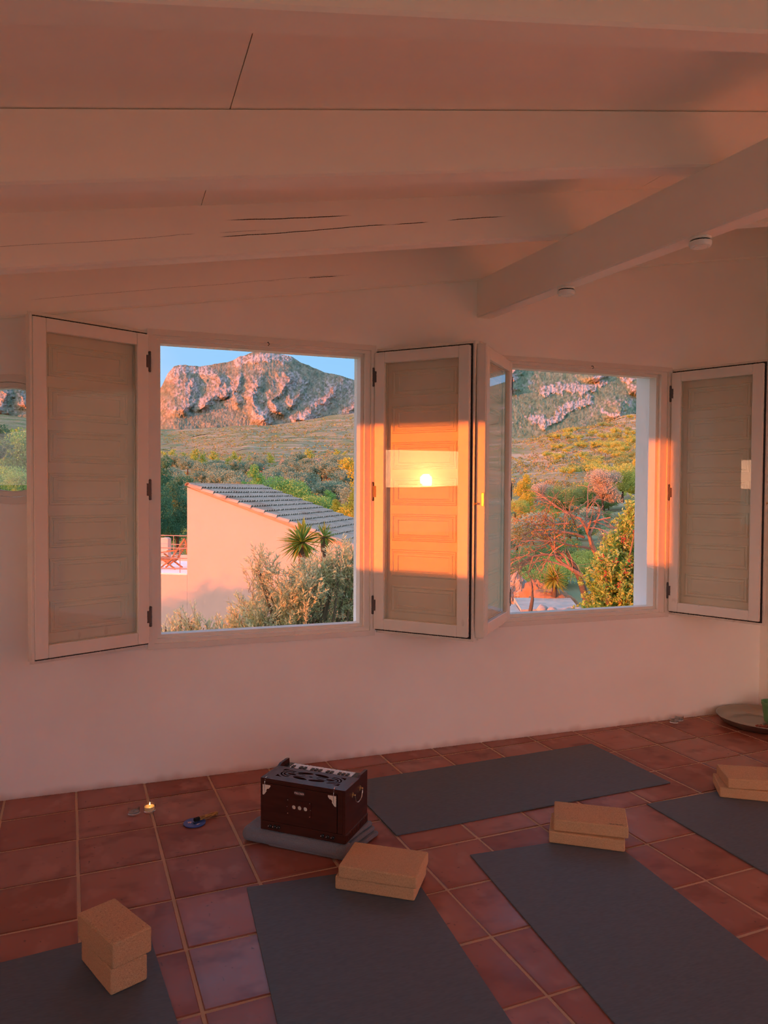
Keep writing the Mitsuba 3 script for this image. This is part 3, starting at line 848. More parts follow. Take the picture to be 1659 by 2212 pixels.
# carved border on the right side, bail handle with two star bosses
cb = H('carved_border', bx(hx - 0.001, hx + 0.0035, -hy + 0.002, hy - 0.002, 0.002, 0.036, 0.001), 'm_harm')
for i in range(14):
    y = -hy + 0.012 + i * 0.0152
    H('flute', bx(hx + 0.003, hx + 0.0055, y, y + 0.008, 0.006, 0.032, 0.001), 'm_harm', cb)
side = np.array([[0, 0, 1, hx], [1, 0, 0, 0], [0, 1, 0, 0], [0, 0, 0, 1.0]])
hd = H('handle', tube([(hx + 0.010, 0.038 * math.cos(a), 0.168 + 0.034 * math.sin(a) - 0.004) for a in np.linspace(math.pi, 2 * math.pi, 17)], 0.0024), 'm_steel', label='metal bail handle', smooth=60)
for y in (-0.038, 0.038):
    star = sg.Polygon([((0.0105 if k % 2 == 0 else 0.0042) * math.sin(k * math.pi / 5), (0.0105 if k % 2 == 0 else 0.0042) * math.cos(k * math.pi / 5)) for k in range(10)])
    H('star_boss', cat(moved(extrude(star, 0.0016), side @ place(y, 0.170)), moved(lathe([(0, 0), (0.004, 0), (0.004, 0.010), (0.0025, 0.0125), (0, 0.013)], 14), side @ place(y, 0.170))), 'm_brass', hd, label='brass star boss')

# ------------------------------------------------------------------ tea lights, incense plate, tray
def tealight(x, y, lit, label, group=None):
    t = thing('tealight_holder', label, 'tealight holder', group)
    R, hgt = 0.0265, 0.032
    prof = [(0, 0.0006), (R - 0.002, 0.0006), (R, 0.0022), (R, hgt - 0.001), (R - 0.0008, hgt), (R - 0.0020, hgt), (R - 0.0028, hgt - 0.001), (R - 0.0032, 0.0075), (0, 0.0075)]
    add('cup', shift(lathe(prof, 40), x, y, 0), 'm_glass', t, smooth=35)
    w = 0.0225 if lit else 0.0098
    add('wax', shift(lathe([(0, 0.0079), (R - 0.0042, 0.0079), (R - 0.0042, w), (R - 0.006, w + 0.0004), (0, w - 0.0006)], 36), x, y, 0), 'm_wax' if lit else 'm_residue', t, smooth=35, label='wax' if lit else 'thin grey wax remains')
    wick = tube([(x, y, w - 0.001), (x + 0.0006, y, w + 0.004), (x + 0.0014, y, w + 0.0065)], 0.0008)
    add('wick', wick, 'm_char', t)
    if lit:
        fl = shift(lathe([(0, 0.0), (0.0016, 0.0015), (0.0022, 0.004), (0.0018, 0.007), (0.0009, 0.011), (0, 0.0145)], 16), x + 0.0012, y, w + 0.005)
        key = add('flame', fl, 'm_wax', t, label='small bright flame')
        scene[key]['emitter'] = {'type': 'area', 'radiance': {'type': 'rgb', 'value': [34.0, 16.0, 4.2]}}
    return t


tealight(0.0665, -0.352, False, 'unlit glass tealight holder beside the burning one')
tealight(0.1345, -0.346, True, 'glass tealight holder with a burning flame on the tiles')
tealight(3.308, -0.066, False, 'empty glass tealight holder at the wall foot, farther from the tray')
tealight(3.372, -0.040, False, 'empty glass tealight holder at the wall foot, nearer the tray')

PX, PY = 0.3135, -0.543
t = thing('incense_plate', 'small round blue plate with a pale printed motif on the tiles', 'plate')
add('disc', shift(lathe([(0, 0.0005), (0.044, 0.0005), (0.0475, 0.003), (0.0475, 0.0058), (0.0455, 0.0066), (0.044, 0.0058), (0, 0.0058)], 56), PX, PY, 0), 'm_blue', t, smooth=35)
motif = []
for k in range(5):
    motif.append(shapely.affinity.translate(shapely.affinity.rotate(shapely.affinity.scale(sg.Point(0, 0).buffer(1, 8), 0.0045, 0.002), 72 * k, origin=(-0.006, 0)), -0.020 + 0.006, 0.006))
motif = [extrude(q, 0.0004, 0.0058) for q in motif] + [extrude(shapely.affinity.translate(shapely.affinity.scale(sg.Point(0, 0).buffer(1, 8), 0.006, 0.0014), 0.008 + 0.004 * k, -0.026 + 0.004 * k), 0.0004, 0.0058) for k in range(3)]
add('motif', shift(cat(motif), PX, PY, 0), 'm_pale_print', t, label='pale pink print')
crumbs = []
for k in range(26):
    a, r_ = rng.uniform(0, 6.28), abs(rng.normal(0, 0.010))
    c = trimesh.creation.icosphere(0, rng.uniform(0.0006, 0.0018))
    crumbs.append(shift(c, PX - 0.004 + r_ * math.cos(a), PY - 0.012 + 0.6 * r_ * math.sin(a), 0.0064))
add('ash', cat(crumbs), 'm_char', t, label='black ash crumbs', kind='stuff')
t = thing('incense_stick', 'short wooden incense stick with a charred black tip leaning on the blue plate', 'incense stick')
p0, p1 = np.array([PX + 0.000, PY + 0.000, 0.0165]), np.array([PX + 0.103, PY + 0.050, 0.0125])
d0 = (p1 - p0) / np.linalg.norm(p1 - p0)


def splinter(a, b, r0, r1, seed, n=14):
    r = np.random.default_rng(seed)
    ts = np.linspace(0, 1, n)
    s0 = np.cross(d0, [0, 0, 1]); s0 /= np.linalg.norm(s0); u0 = np.cross(s0, d0)
    v, f = [], []
    sec = np.array([(-1, -0.8), (0.1, -1), (1, -0.7), (0.9, 0.75), (-0.2, 1.0), (-1, 0.6)])
    for i, tt in enumerate(ts):
        c = a + (b - a) * tt
        R = r0 + (r1 - r0) * tt
        for q in sec:
            k = R * (1 + r.uniform(-0.12, 0.12))
            v.append(c + s0 * q[0] * k + u0 * q[1] * k * 0.9)
    for i in range(n - 1):
        for j in range(6):
            k = (j + 1) % 6
            f += [[i * 6 + j, i * 6 + k, i * 6 + 6 + k], [i * 6 + j, i * 6 + 6 + k, i * 6 + 6 + j]]
    f += [[0, k + 1, k] for k in range(1, 5)] + [[(n - 1) * 6, (n - 1) * 6 + k, (n - 1) * 6 + k + 1] for k in range(1, 5)]
    m = trimesh.Trimesh(np.array(v), f, process=False)
    if m.volume < 0: m.invert()
    return m


add('wood', splinter(p0 + d0 * 0.022, p1, 0.0078, 0.0082, 4), 'm_palo', t)
add('charred_tip', splinter(p0, p0 + d0 * 0.0225, 0.0088, 0.0090, 5), 'm_char', t, label='charred black tip')

TX, TY, TR = 3.795, -0.285, 0.262
t = thing('metal_tray', 'large round hammered metal tray on the tiles in the corner', 'tray')
add('dish', shift(lathe([(0, 0.001), (TR * 0.72, 0.001), (TR * 0.9, 0.022), (TR * 0.985, 0.052), (TR, 0.055), (TR, 0.058), (TR * 0.98, 0.0575), (TR * 0.89, 0.0255), (TR * 0.71, 0.0045), (0, 0.0045)], 96), TX, TY, 0), 'm_tray', t, smooth=30)
t = thing('flower_pot', 'green pot standing in the metal tray at the frame edge', 'pot')
POT = (3.915, -0.262)
add('wall', shift(lathe([(0, 0.0055), (0.052, 0.0055), (0.066, 0.112), (0.071, 0.114), (0.071, 0.130), (0.067, 0.130), (0.062, 0.112), (0.048, 0.010), (0, 0.010)], 48), POT[0], POT[1], 0), 'm_green', t, smooth=35)
t = thing('potpourri', 'reddish brown dried petals lying in the metal tray', 'dried petals', kind='stuff')
pet = []
for k in range(90):
    a, r_ = rng.uniform(0, 6.28), 0.075 * math.sqrt(rng.uniform(0, 1))
    m = trimesh.creation.icosphere(1, 1.0)
    vv = np.asarray(m.vertices) * [rng.uniform(0.006, 0.013), rng.uniform(0.003, 0.006), 0.0014]
    vv[:, 2] += 0.18 * vv[:, 0] ** 2 / 0.01
    m = trimesh.Trimesh(vv, m.faces, process=False)
    m = moved(m, trimesh.transformations.euler_matrix(rng.uniform(-0.5, 0.5), rng.uniform(-0.5, 0.5), a * 3))
    pet.append(shift(m, 3.755 + r_ * math.cos(a), -0.352 + 0.55 * r_ * math.sin(a), 0.0085 + rng.uniform(0, 0.008)))
scene[t] = mikit.ply(cat(pet), 'm_petal', 40)
t = thing('shell', 'small white shell lying on the rim side of the metal tray', 'shell')
m = trimesh.creation.icosphere(2, 1.0)
scene[t] = mikit.ply(moved(m, place(3.60, -0.335, 0.0185, 0.6) @ np.diag([0.026, 0.011, 0.008, 1])), 'm_ivory', True)

# ================================================================== outside: vegetation materials and builders
scene['m_leaf'] = {'type': 'principledthin', 'base_color': {'type': 'mesh_attribute', 'name': 'vertex_color'}, 'roughness': 0.6, 'diff_trans': 0.7}
scene['m_twig'] = two({'type': 'diffuse', 'reflectance': {'type': 'mesh_attribute', 'name': 'vertex_color'}})


def unit(v):
    return v / (np.linalg.norm(v, axis=-1, keepdims=True) + 1e-12)


def leaves(base, direction, length, width, r, color, spread=0.06, fold=0.25):
    """Leaf blades from base points: four-cornered, folded along the middle. Returns (vertices, faces, colours)."""
    n = len(base)
    side = unit(np.cross(direction, unit(r.normal(size=(n, 3)))))
    up = np.cross(side, direction)
    L, W = np.broadcast_to(length, n)[:, None], np.broadcast_to(width, n)[:, None]
    tip = base + direction * L
    m1 = base + direction * L * 0.45 + side * W * 0.5 + up * W * fold
    m2 = base + direction * L * 0.45 - side * W * 0.5 + up * W * fold
    v = np.stack([base, m1, tip, m2], 1).reshape(-1, 3)
    i = np.arange(n)[:, None] * 4
    f = np.vstack([i + [0, 1, 2], i + [0, 2, 3]])
    c = np.clip(np.broadcast_to(color, (n, 3)) * (1 + r.normal(0, 1, (n, 1)) * spread * 3) + r.normal(0, spread * 0.12, (n, 3)), 0.005, 0.95)
    return v, f, np.repeat(c, 4, 0)


class Bits:
    """Collects vertices, faces and colours of one mesh."""
    def __init__(self): self.v, self.f, self.c, self.n = [], [], [], 0
    def put(self, v, f, c):
        v = np.asarray(v); c = np.broadcast_to(np.asarray(c, float), (len(v), 3))
        self.v.append(v); self.f.append(np.asarray(f) + self.n); self.c.append(c); self.n += len(v)
    def mesh(self, m, c): self.put(m.vertices, m.faces, c)
    def ply(self, mat, smooth=False):
        return mikit.ply((np.vstack(self.v), np.vstack(self.f)), mat, smooth, color=np.vstack(self.c))


def sphere_dirs(n, r):
    return unit(r.normal(size=(n, 3)))


def far_tree(kind, color, seed, quads=520, leaf=1.0, core_size=0.6):
    """A whole distant tree of height 1 (trunk, inner mass and leaf tufts) as one shape; its foot at the origin."""
    r = np.random.default_rng(seed)
    b = Bits()
    lobes = []
    if kind == 'round':
        for k in range(10):
            a = r.uniform(0, 6.28)
            q = r.uniform(0.1, 0.38)
            lobes.append((np.array([q * math.cos(a), q * math.sin(a), r.uniform(0.20, 0.74)]), r.uniform(0.17, 0.28), 0.9))
        lobes.append((np.array([0, 0, 0.52]), 0.36, 1.0)); trunk = 0.35
    elif kind == 'pine':
        for k in range(9):
            h = 0.16 + 0.76 * k / 8
            a = r.uniform(0, 6.28); q = 0.22 * (1.05 - h) + 0.05
            lobes.append((np.array([q * math.cos(a), q * math.sin(a), h]), 0.075 + 0.20 * (1.08 - h), 0.95))
        trunk = 0.5
    else:                                                             # bush
        for k in range(7):
            a = r.uniform(0, 6.28); q = r.uniform(0.1, 0.5)
            lobes.append((np.array([q * math.cos(a), q * math.sin(a), r.uniform(0.3, 0.62)]), r.uniform(0.28, 0.40), 0.9))
        trunk = 0.2
    b.mesh(tube([(0, 0, -0.08), (0.01, 0, trunk * 0.5), (0, 0.01, trunk)], [0.035, 0.028, 0.02], 5), (0.16, 0.12, 0.09))
    total = sum(l[1] ** 2 for l in lobes)
    for c, rad, sq in lobes:
        core = trimesh.creation.icosphere(1, 1.0)
        cv = np.asarray(core.vertices) * (1 + 0.25 * (meshkit.noise(np.asarray(core.vertices) * 2.3 + seed) - 0.5))[:, None]
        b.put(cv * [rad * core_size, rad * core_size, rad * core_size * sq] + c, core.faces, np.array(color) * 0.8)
        n = int(quads * rad ** 2 / total)
        d = sphere_dirs(n, r)
        d[:, 2] = np.where(d[:, 2] < -0.5, -d[:, 2] * 0.5, d[:, 2]); d = unit(d)
        p = c + d * [rad, rad, rad * sq] * r.uniform(0.58, 1.02, (n, 1))
        out = unit(d + r.normal(0, 0.55, (n, 3)) + [0, 0, 0.35])
        v, f, col = leaves(p, out, leaf * r.uniform(0.05, 0.10, n), leaf * r.uniform(0.04, 0.075, n), r, color, 0.07, 0.15)
        b.put(v, f, col)
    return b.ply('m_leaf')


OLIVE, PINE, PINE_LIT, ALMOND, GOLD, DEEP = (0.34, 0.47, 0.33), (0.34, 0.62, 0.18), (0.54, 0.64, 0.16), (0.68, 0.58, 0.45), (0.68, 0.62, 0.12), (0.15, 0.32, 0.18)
PROTO = {}
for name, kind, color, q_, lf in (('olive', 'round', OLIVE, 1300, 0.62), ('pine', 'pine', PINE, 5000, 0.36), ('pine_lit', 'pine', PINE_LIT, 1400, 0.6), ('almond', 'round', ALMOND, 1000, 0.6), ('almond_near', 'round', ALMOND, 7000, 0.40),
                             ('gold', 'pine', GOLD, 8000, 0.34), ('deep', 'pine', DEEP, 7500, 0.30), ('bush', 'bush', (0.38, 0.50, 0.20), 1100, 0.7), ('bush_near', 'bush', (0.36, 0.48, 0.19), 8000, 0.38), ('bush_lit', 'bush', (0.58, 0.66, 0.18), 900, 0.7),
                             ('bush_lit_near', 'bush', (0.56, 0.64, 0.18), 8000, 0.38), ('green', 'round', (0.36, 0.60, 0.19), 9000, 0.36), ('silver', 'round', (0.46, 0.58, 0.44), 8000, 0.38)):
    PROTO[name] = [far_tree(kind, color, 100 + 7 * len(PROTO) + k, q_, lf, 0.48) for k in range(3)]


def plant(name, proto, px, base_y, depth, height_px, label, category, group=None, wide=1.0, sink=0.0):
    """A tree of the kind, its foot at the pixel (px, base_y), height_px tall in the photograph."""
    p = at(px, base_y, depth)
    h = height_px * depth / FOCAL
    key = new_key(name)
    k = _plants[0] = _plants[0] + 1
    shape = dict(PROTO[proto][k % 3])
    a = (k * 97) % 360
    shape['to_world'] = T().translate([float(p[0]), float(p[1]), float(p[2]) - sink]).rotate([0, 0, 1], a).scale([h * wide, h * wide, h])
    scene[key] = shape
    labels[key] = {'label': label, 'category': category}
    if group: labels[key]['group'] = group
    return key


_plants = [0]

# ------------------------------------------------------------------ the ground outside
DEPTHS = np.array([5.0, 12, 20, 28, 40, 70, 110, 160, 230, 300, 400, 550, 750, 1000])
COLS = {-2200: [1000, 1000, 1000, 1000, 1240, 1172, 1135, 1112, 1096, 1088, 1080, 1074, 1068, 1062],
        -700: [0, 0, 0, 0, 1242, 1165, 1115, 1080, 1050, 1030, 1010, 985, 955, 930],
        -100: [0, 0, 0, 0, 1245, 1160, 1105, 1066, 1024, 992, 960, 935, 910, 892],
        350: [0, 0, 0, 0, 1255, 1165, 1112, 1066, 1022, 1000, 986, 972, 948, 928],
        560: [0, 0, 0, 0, 1255, 1165, 1112, 1066, 1022, 1000, 972, 948, 930, 921],
        780: [0, 0, 0, 0, 1250, 1160, 1108, 1060, 1015, 992, 974, 948, 915, 893],
        950: [0, 0, 0, 0, 1240, 1150, 1095, 1045, 1000, 978, 962, 952, 940, 930],
        1110: [0, 0, 0, 0, 1236, 1140, 1082, 1034, 990, 958, 964, 966, 955, 940],
        1250: [0, 0, 0, 0, 1234, 1138, 1072, 1015, 963, 925, 934, 948, 945, 938],
        1390: [0, 0, 0, 0, 1234, 1136, 1062, 992, 934, 895, 906, 932, 936, 932],
        1700: [0, 0, 0, 0, 1234, 1134, 1050, 965, 900, 860, 872, 900, 915, 915],
        2600: [0, 0, 0, 0, 1240, 1145, 1070, 1000, 950, 925, 930, 935, 930, 925],
        4600: [0, 0, 0, 0, 1240, 1172, 1135, 1112, 1096, 1085, 1075, 1068, 1064, 1062]}
HZN = lambda px: 1060.8 + 0.0052 * (px - 829.5)
cx = np.array(sorted(COLS))
CY = np.array([[HZN(c) + (4.45 + 0.01 * d) / d * FOCAL if d < 35 else y for d, y in zip(DEPTHS, COLS[c])] for c in cx])


def ground_z(px, depth):
    """Height of the land at a depth ahead, in the direction of a pixel column."""
    px, depth = np.broadcast_arrays(np.asarray(px, float), np.asarray(depth, float))
    ld, gl = np.log(np.clip(depth, 5, 1000)), np.log(DEPTHS)
    elev = (HZN(cx)[:, None] - CY) / FOCAL * DEPTHS[None, :]           # heights at the nodes, above the eye
    i = np.clip(np.searchsorted(cx, px) - 1, 0, len(cx) - 2)
    j = np.clip(np.searchsorted(gl, ld) - 1, 0, len(gl) - 2)
    t = np.clip((px - cx[i]) / (cx[i + 1] - cx[i]), 0, 1)
    t = t * t * (3 - 2 * t)
    s = np.clip((ld - gl[j]) / (gl[j + 1] - gl[j]), 0, 1)
    e = (elev[i, j] * (1 - t) + elev[i + 1, j] * t) * (1 - s) + (elev[i, j + 1] * (1 - t) + elev[i + 1, j + 1] * t) * s
    return CAM[2] + e


FH = np.array([FWD[0], FWD[1]]) / np.hypot(FWD[0], FWD[1])
RH = np.array([FH[1], -FH[0]])


def land(px, depth):
    px, depth = np.broadcast_arrays(np.asarray(px, float), np.asarray(depth, float))
    xy = CAM[:2] + depth[..., None] * (FH + RH * ((px - 829.5) / FOCAL)[..., None])
    return np.concatenate([xy, ground_z(px, depth)[..., None]], -1)


def grid_mesh(P):
    r, c = P.shape[:2]
    i = (np.arange(r - 1)[:, None] * c + np.arange(c - 1)).ravel()
    f = np.vstack([np.column_stack([i, i + 1, i + c + 1]), np.column_stack([i, i + c + 1, i + c])])
    return trimesh.Trimesh(P.reshape(-1, 3), f, process=False)


def land_color(p, n, uv):
    a = fbm(p.x * 0.035, p.y * 0.035, 0.0, 4)
    b = fbm(p.x * 0.3, p.y * 0.3, p.z * 0.2, 4)
    c = mix(mi.Color3f(0.46, 0.37, 0.23), mi.Color3f(0.33, 0.32, 0.17), smoothstep(0.4, 0.62, a))
    c = mix(c, mi.Color3f(0.30, 0.33, 0.14), smoothstep(0.5, 0.68, b) * 0.8)
    step = noise(p.x * 0.01, p.y * 0.01, p.z * 0.9)
    c = mix(c, mi.Color3f(0.70, 0.54, 0.36), smoothstep(0.62, 0.78, step) * 0.7)
    c = c * (0.72 + 0.56 * fbm(p.x * 0.9, p.y * 0.9, p.z * 1.2, 3))
    near = 1 - smoothstep(20.0, 60.0, p.y)
    return mix(c, mi.Color3f(0.50, 0.45, 0.27), near * 0.6)


scene['m_land'] = two({'type': 'diffuse', 'reflectance': proc(land_color)})
ds = np.concatenate([np.geomspace(3.0, 40, 22)[:-1], np.geomspace(40, 1100, 170)])
ps = np.concatenate([np.linspace(-2200, -150, 24)[:-1], np.arange(-150, 1500, 9.0), np.linspace(1500, 4600, 26)])
P = land(ps[None, :], ds[:, None])
rough = (meshkit.fbm(np.dstack([P[..., 0] * 0.05, P[..., 1] * 0.05, np.zeros(P.shape[:2])]), 4, 5) - 0.5) * np.clip((ds - 40) / 300, 0, 1)[:, None] * 5
terr = np.clip((ds - 150) / 100, 0, 1)[:, None] * 0.16 * np.sin(P[..., 2] * 3.2)
P[..., 2] += rough + terr
P[:, :, 2] = np.where(ds[:, None] > 1090, P[..., 2] - 30, P[..., 2])
k = add('hillside', grid_mesh(P), 'm_land', smooth=True, kind='structure')
# the plain around the house, and the low line of hills under the sun
R = np.array([0.0, 8, 30, 120, 500, 2000, 7000])
A = np.linspace(0, 2 * math.pi, 65)
P = np.stack([np.outer(R, np.cos(A)), np.outer(R, np.sin(A)), np.repeat(np.array([-3.6, -3.6, -4.0, -7.0, -16.0, -30.0, -60.0])[:, None], 65, 1)], -1)
m = grid_mesh(P); m.invert()
add('plain', m, 'm_land', smooth=True, kind='structure')
az0 = math.atan2(SUN[1], SUN[0])
an = np.linspace(az0 - 1.5, az0 + 1.5, 160)
prof = 12 + 22 * meshkit.fbm(np.column_stack([an * 6, np.zeros((160, 2))]), 3, 4) + 14 * np.exp(-((an - az0 - 0.055) / 0.05) ** 2)
P = np.stack([np.stack([r_ * np.cos(an), r_ * np.sin(an), z_], -1) for r_, z_ in ((3300, an * 0 - 70), (3900, prof * 0.6), (4200, prof), (4600, an * 0 - 70))])
add('far_hills', grid_mesh(P), 'm_land', smooth=True, kind='structure')

# ------------------------------------------------------------------ the mountains
MPX = np.concatenate([np.linspace(-900, -30, 40)[:-1], np.arange(-30, 70, 1.5), np.linspace(70, 330, 40)[1:-1], np.arange(330, 800, 1.25), np.linspace(800, 1080, 40)[1:-1], np.arange(1080, 1430, 1.25), np.linspace(1430, 2700, 60)[1:]])
SKYLINE = [(-900, 830), (-400, 760), (-60, 742), (60, 790), (150, 838), (290, 862), (338, 850), (350, 832), (362, 806), (376, 791), (400, 788), (430, 791), (470, 786), (500, 780), (520, 770), (545, 760), (562, 757), (585, 759), (605, 763), (625, 768),
           (650, 783), (680, 796), (710, 806), (740, 812), (770, 822), (800, 818), (850, 800), (930, 770), (1010, 745), (1100, 728), (1200, 715), (1400, 705), (1700, 720), (2200, 790), (2700, 860)]
sx_, sy_ = np.array(SKYLINE, float).T
top = np.interp(MPX, sx_, sy_) + 5.0 * (meshkit.fbm(np.column_stack([MPX * 0.06, np.zeros((len(MPX), 2))]), 4, 2) - 0.5)
NR = 170
tt = np.linspace(0, 1, NR)
BASE_Y = 975.0
YY = BASE_Y + (top[None, :] - BASE_Y) * tt[:, None]
XX = np.repeat(MPX[None, :], NR, 0)
near_d = np.interp(MPX, [-900, 0, 300, 800, 1000, 1100, 2700], [1500, 1500, 1250, 1150, 1000, 850, 850])
D = near_d[None, :] + (0.25 * tt + 0.75 * tt ** 1.8)[:, None] * np.interp(MPX, [-900, 300, 800, 1100, 2700], [900, 700, 650, 520, 520])[None, :]
S = (D / FOCAL)                                                      # metres per pixel at each place


def spur(points, left, right, height, fade=0.25):
    """A rib of rock that stands towards the valley: gentle on its left flank, steep on its right."""
    p = np.array(points, float)
    p = p[np.argsort(p[:, 1])]
    y = YY
    cxp = np.interp(y, p[:, 1], p[:, 0])
    wob = 8 * (meshkit.fbm(np.dstack([y * 0.08, y * 0 + p[0, 0], y * 0]), 3, 8) - 0.5) + 34 * (meshkit.fbm(np.dstack([XX * 0.045, YY * 0.045, XX * 0 + 3]), 4, 14) - 0.5)
    u = XX - cxp - wob
    span = p[-1, 1] - p[0, 1]
    e = np.clip((y - p[0, 1]) / (fade * span + 1), 0, 1) * np.clip((p[-1, 1] + 6 - y) / (0.12 * span + 6), 0, 1)
    k = np.where(u < 0, np.clip(1 + u / left, 0, 1), np.clip(1 - u / right, 0, 1))
    return 1.3 * height * k * e * (0.55 + 0.9 * meshkit.fbm(np.dstack([XX * 0.05, YY * 0.05, XX * 0 + p[0, 0]]), 3, 15))


relief = np.zeros_like(D)
for pts, l_, r_, h_ in (([(388, 788), (394, 800), (410, 844), (397, 897)], 46, 26, 46), ([(446, 790), (457, 800), (481, 844), (459, 862), (438, 886)], 42, 30, 52), ([(520, 800), (500, 849), (512, 880)], 30, 26, 40),
                        ([(556, 800), (546, 852), (557, 882), (572, 920)], 34, 26, 48), ([(592, 790), (625, 814), (590, 866), (610, 902)], 36, 30, 48), ([(662, 800), (633, 871), (620, 885)], 30, 30, 40),
                        ([(735, 812), (720, 850), (680, 880), (634, 920)], 44, 46, 60), ([(790, 830), (770, 880), (740, 915)], 40, 30, 44), ([(350, 850), (362, 890)], 18, 20, 24),
                        ([(-20, 800), (10, 850), (-10, 900)], 40, 30, 60), ([(40, 830), (52, 880)], 40, 30, 50), ([(900, 800), (920, 900)], 60, 50, 60), ([(1000, 770), (1020, 880)], 60, 50, 60),
                        ([(1116, 770), (1112, 800), (1104, 850)], 30, 22, 40), ([(1322, 770), (1308, 800), (1296, 822)], 60, 18, 30), ([(1400, 800), (1376, 850)], 40, 30, 40), ([(1352, 850), (1330, 905)], 60, 40, 24)):
    relief = np.maximum(relief, spur(pts, l_, r_, h_))
ribs = relief.copy()


def cliff(points, half, height):
    """A rock wall along a line: it stands out over its lower side."""
    global relief, cliffs
    p = np.array(points, float)
    best, along = np.full(XX.shape, 1e9), np.zeros(XX.shape)
    for a_, b_ in zip(p[:-1], p[1:]):
        d_ = b_ - a_
        t_ = np.clip(((XX - a_[0]) * d_[0] + (YY - a_[1]) * d_[1]) / (d_ @ d_), 0, 1)
        dist = np.hypot(XX - a_[0] - t_ * d_[0], YY - a_[1] - t_ * d_[1])
        best = np.minimum(best, dist)
    edge = half * (0.1 + 1.9 * meshkit.fbm(np.dstack([XX * 0.11, YY * 0.11, XX * 0 + p[0, 0]]), 4, 12))
    k_ = np.clip((edge - best) / (0.5 * half), 0, 1)
    cliffs = np.maximum(cliffs, k_)
    relief = relief + 0.45 * height * k_ * (0.45 + 1.1 * meshkit.fbm(np.dstack([XX * 0.22, YY * 0.06, XX * 0]), 3, 13))


cliffs = np.zeros_like(D)
for pts, hw, hh_ in (([(1272, 862), (1248, 872), (1222, 886), (1200, 905), (1178, 918)], 11, 16), ([(1180, 842), (1205, 838), (1235, 836), (1262, 842)], 14, 14), ([(1150, 905), (1175, 912)], 12, 8), ([(1262, 846), (1290, 832), (1312, 826)], 9, 16),
                     ([(1285, 818), (1320, 806)], 8, 14), ([(1352, 818), (1366, 834), (1384, 846)], 10, 16), ([(1325, 806), (1340, 812)], 8, 10), ([(1098, 806), (1112, 812)], 9, 14), ([(1300, 890), (1345, 902)], 6, 6),
                     ([(362, 812), (378, 800), (420, 800), (455, 803)], 11, 12), ([(512, 782), (545, 774), (585, 770), (625, 776)], 10, 14), ([(560, 885), (572, 915)], 8, 8), ([(640, 908), (690, 905)], 9, 8)):
    cliff(pts, hw, hh_)
rid = lambda q, o, sd: 1 - np.abs(2 * meshkit.fbm(q, o, sd) - 1)
q = np.dstack([XX * 0.022, YY * 0.02, np.zeros_like(XX)])
rough = np.interp(MPX, [900, 1080], [1.0, 0.42])[None, :] * np.clip(tt * 4, 0, 1)[:, None]
relief = relief + (20 * (rid(q, 4, 6) - 0.5) + 9 * (rid(q * 4.5, 3, 31) - 0.5) + 4.5 * (rid(q * 11, 3, 33) - 0.5) + 2.0 * (meshkit.fbm(q * 25, 2, 32) - 0.5)) * rough
# rock bands: a wall below the crest of the left massif and the summit, steps in the cliffs of the right mountain
band = np.exp(-((YY - (top[None, :] + 16)) / 9.0) ** 2) * np.clip((XX - 350) / 20, 0, 1) * np.clip((640 - XX) / 30, 0, 1)
relief += 16 * band * (0.5 + meshkit.fbm(q * 3, 2, 77))
D = D - relief
POS = CAM + D[..., None] * (FWD + RIGHT * ((XX - 829.5) / FOCAL)[..., None] - UP * ((YY - 1106.0) / FOCAL)[..., None])
# the far side falls away behind the crest, so that the mountain is a body
backs = []
for dz, dd in ((-60, 240), (-260, 900)):
    e = POS[-1].copy()
    e[:, :2] += (e[:, :2] - CAM[:2]) / np.linalg.norm(e[:, :2] - CAM[:2], axis=1, keepdims=True) * dd
    e[:, 2] += dz
    backs.append(e)
POS = np.concatenate([POS, np.array(backs)])


# bare rock on the ribs and cliffs, scrub between
f1, f2 = meshkit.fbm(q * 2.6, 4, 41), meshkit.fbm(q * 11, 3, 42)
rockiness = np.clip((0.36 * f1 + 0.50 * f2 + 0.0042 * ribs + 0.34 * cliffs + 0.08 * np.clip(tt * 1.6, 0, 1)[:, None] - 0.56) / 0.2, 0, 1)
rockiness *= np.clip(tt * 6 - 0.3, 0, 1)[:, None]
pale = meshkit.fbm(q * 6, 3, 43)
rock = np.array([0.40, 0.31, 0.27]) + (np.array([0.60, 0.51, 0.46]) - [0.40, 0.31, 0.27]) * np.clip(1.4 * f2 + 0.5 * cliffs - 0.3, 0, 1)[..., None]
scrub = np.array([0.22, 0.25, 0.17]) + (np.array([0.38, 0.33, 0.23]) - [0.22, 0.25, 0.17]) * np.clip(2 * pale - 0.5, 0, 1)[..., None]
scrub = scrub * (1 + np.interp(MPX, [900, 1080], [0.0, 1.0])[None, :, None] * np.array([-0.22, 0.02, -0.08]))   # greener on the right hand mountain
bushes = np.clip((meshkit.fbm(q * 17, 2, 44) - 0.52) / 0.1, 0, 1)[..., None]
MC = scrub * (1 - 0.3 * bushes) + (rock - scrub) * rockiness[..., None] * (1 - 0.75 * bushes)
MC = np.concatenate([MC, np.repeat(MC[-1:], 2, 0)]).reshape(-1, 3)
scene['m_rock'] = two({'type': 'diffuse', 'reflectance': {'type': 'mesh_attribute', 'name': 'vertex_color'}})
add('mountain', grid_mesh(POS), 'm_rock', kind='structure', color=MC)

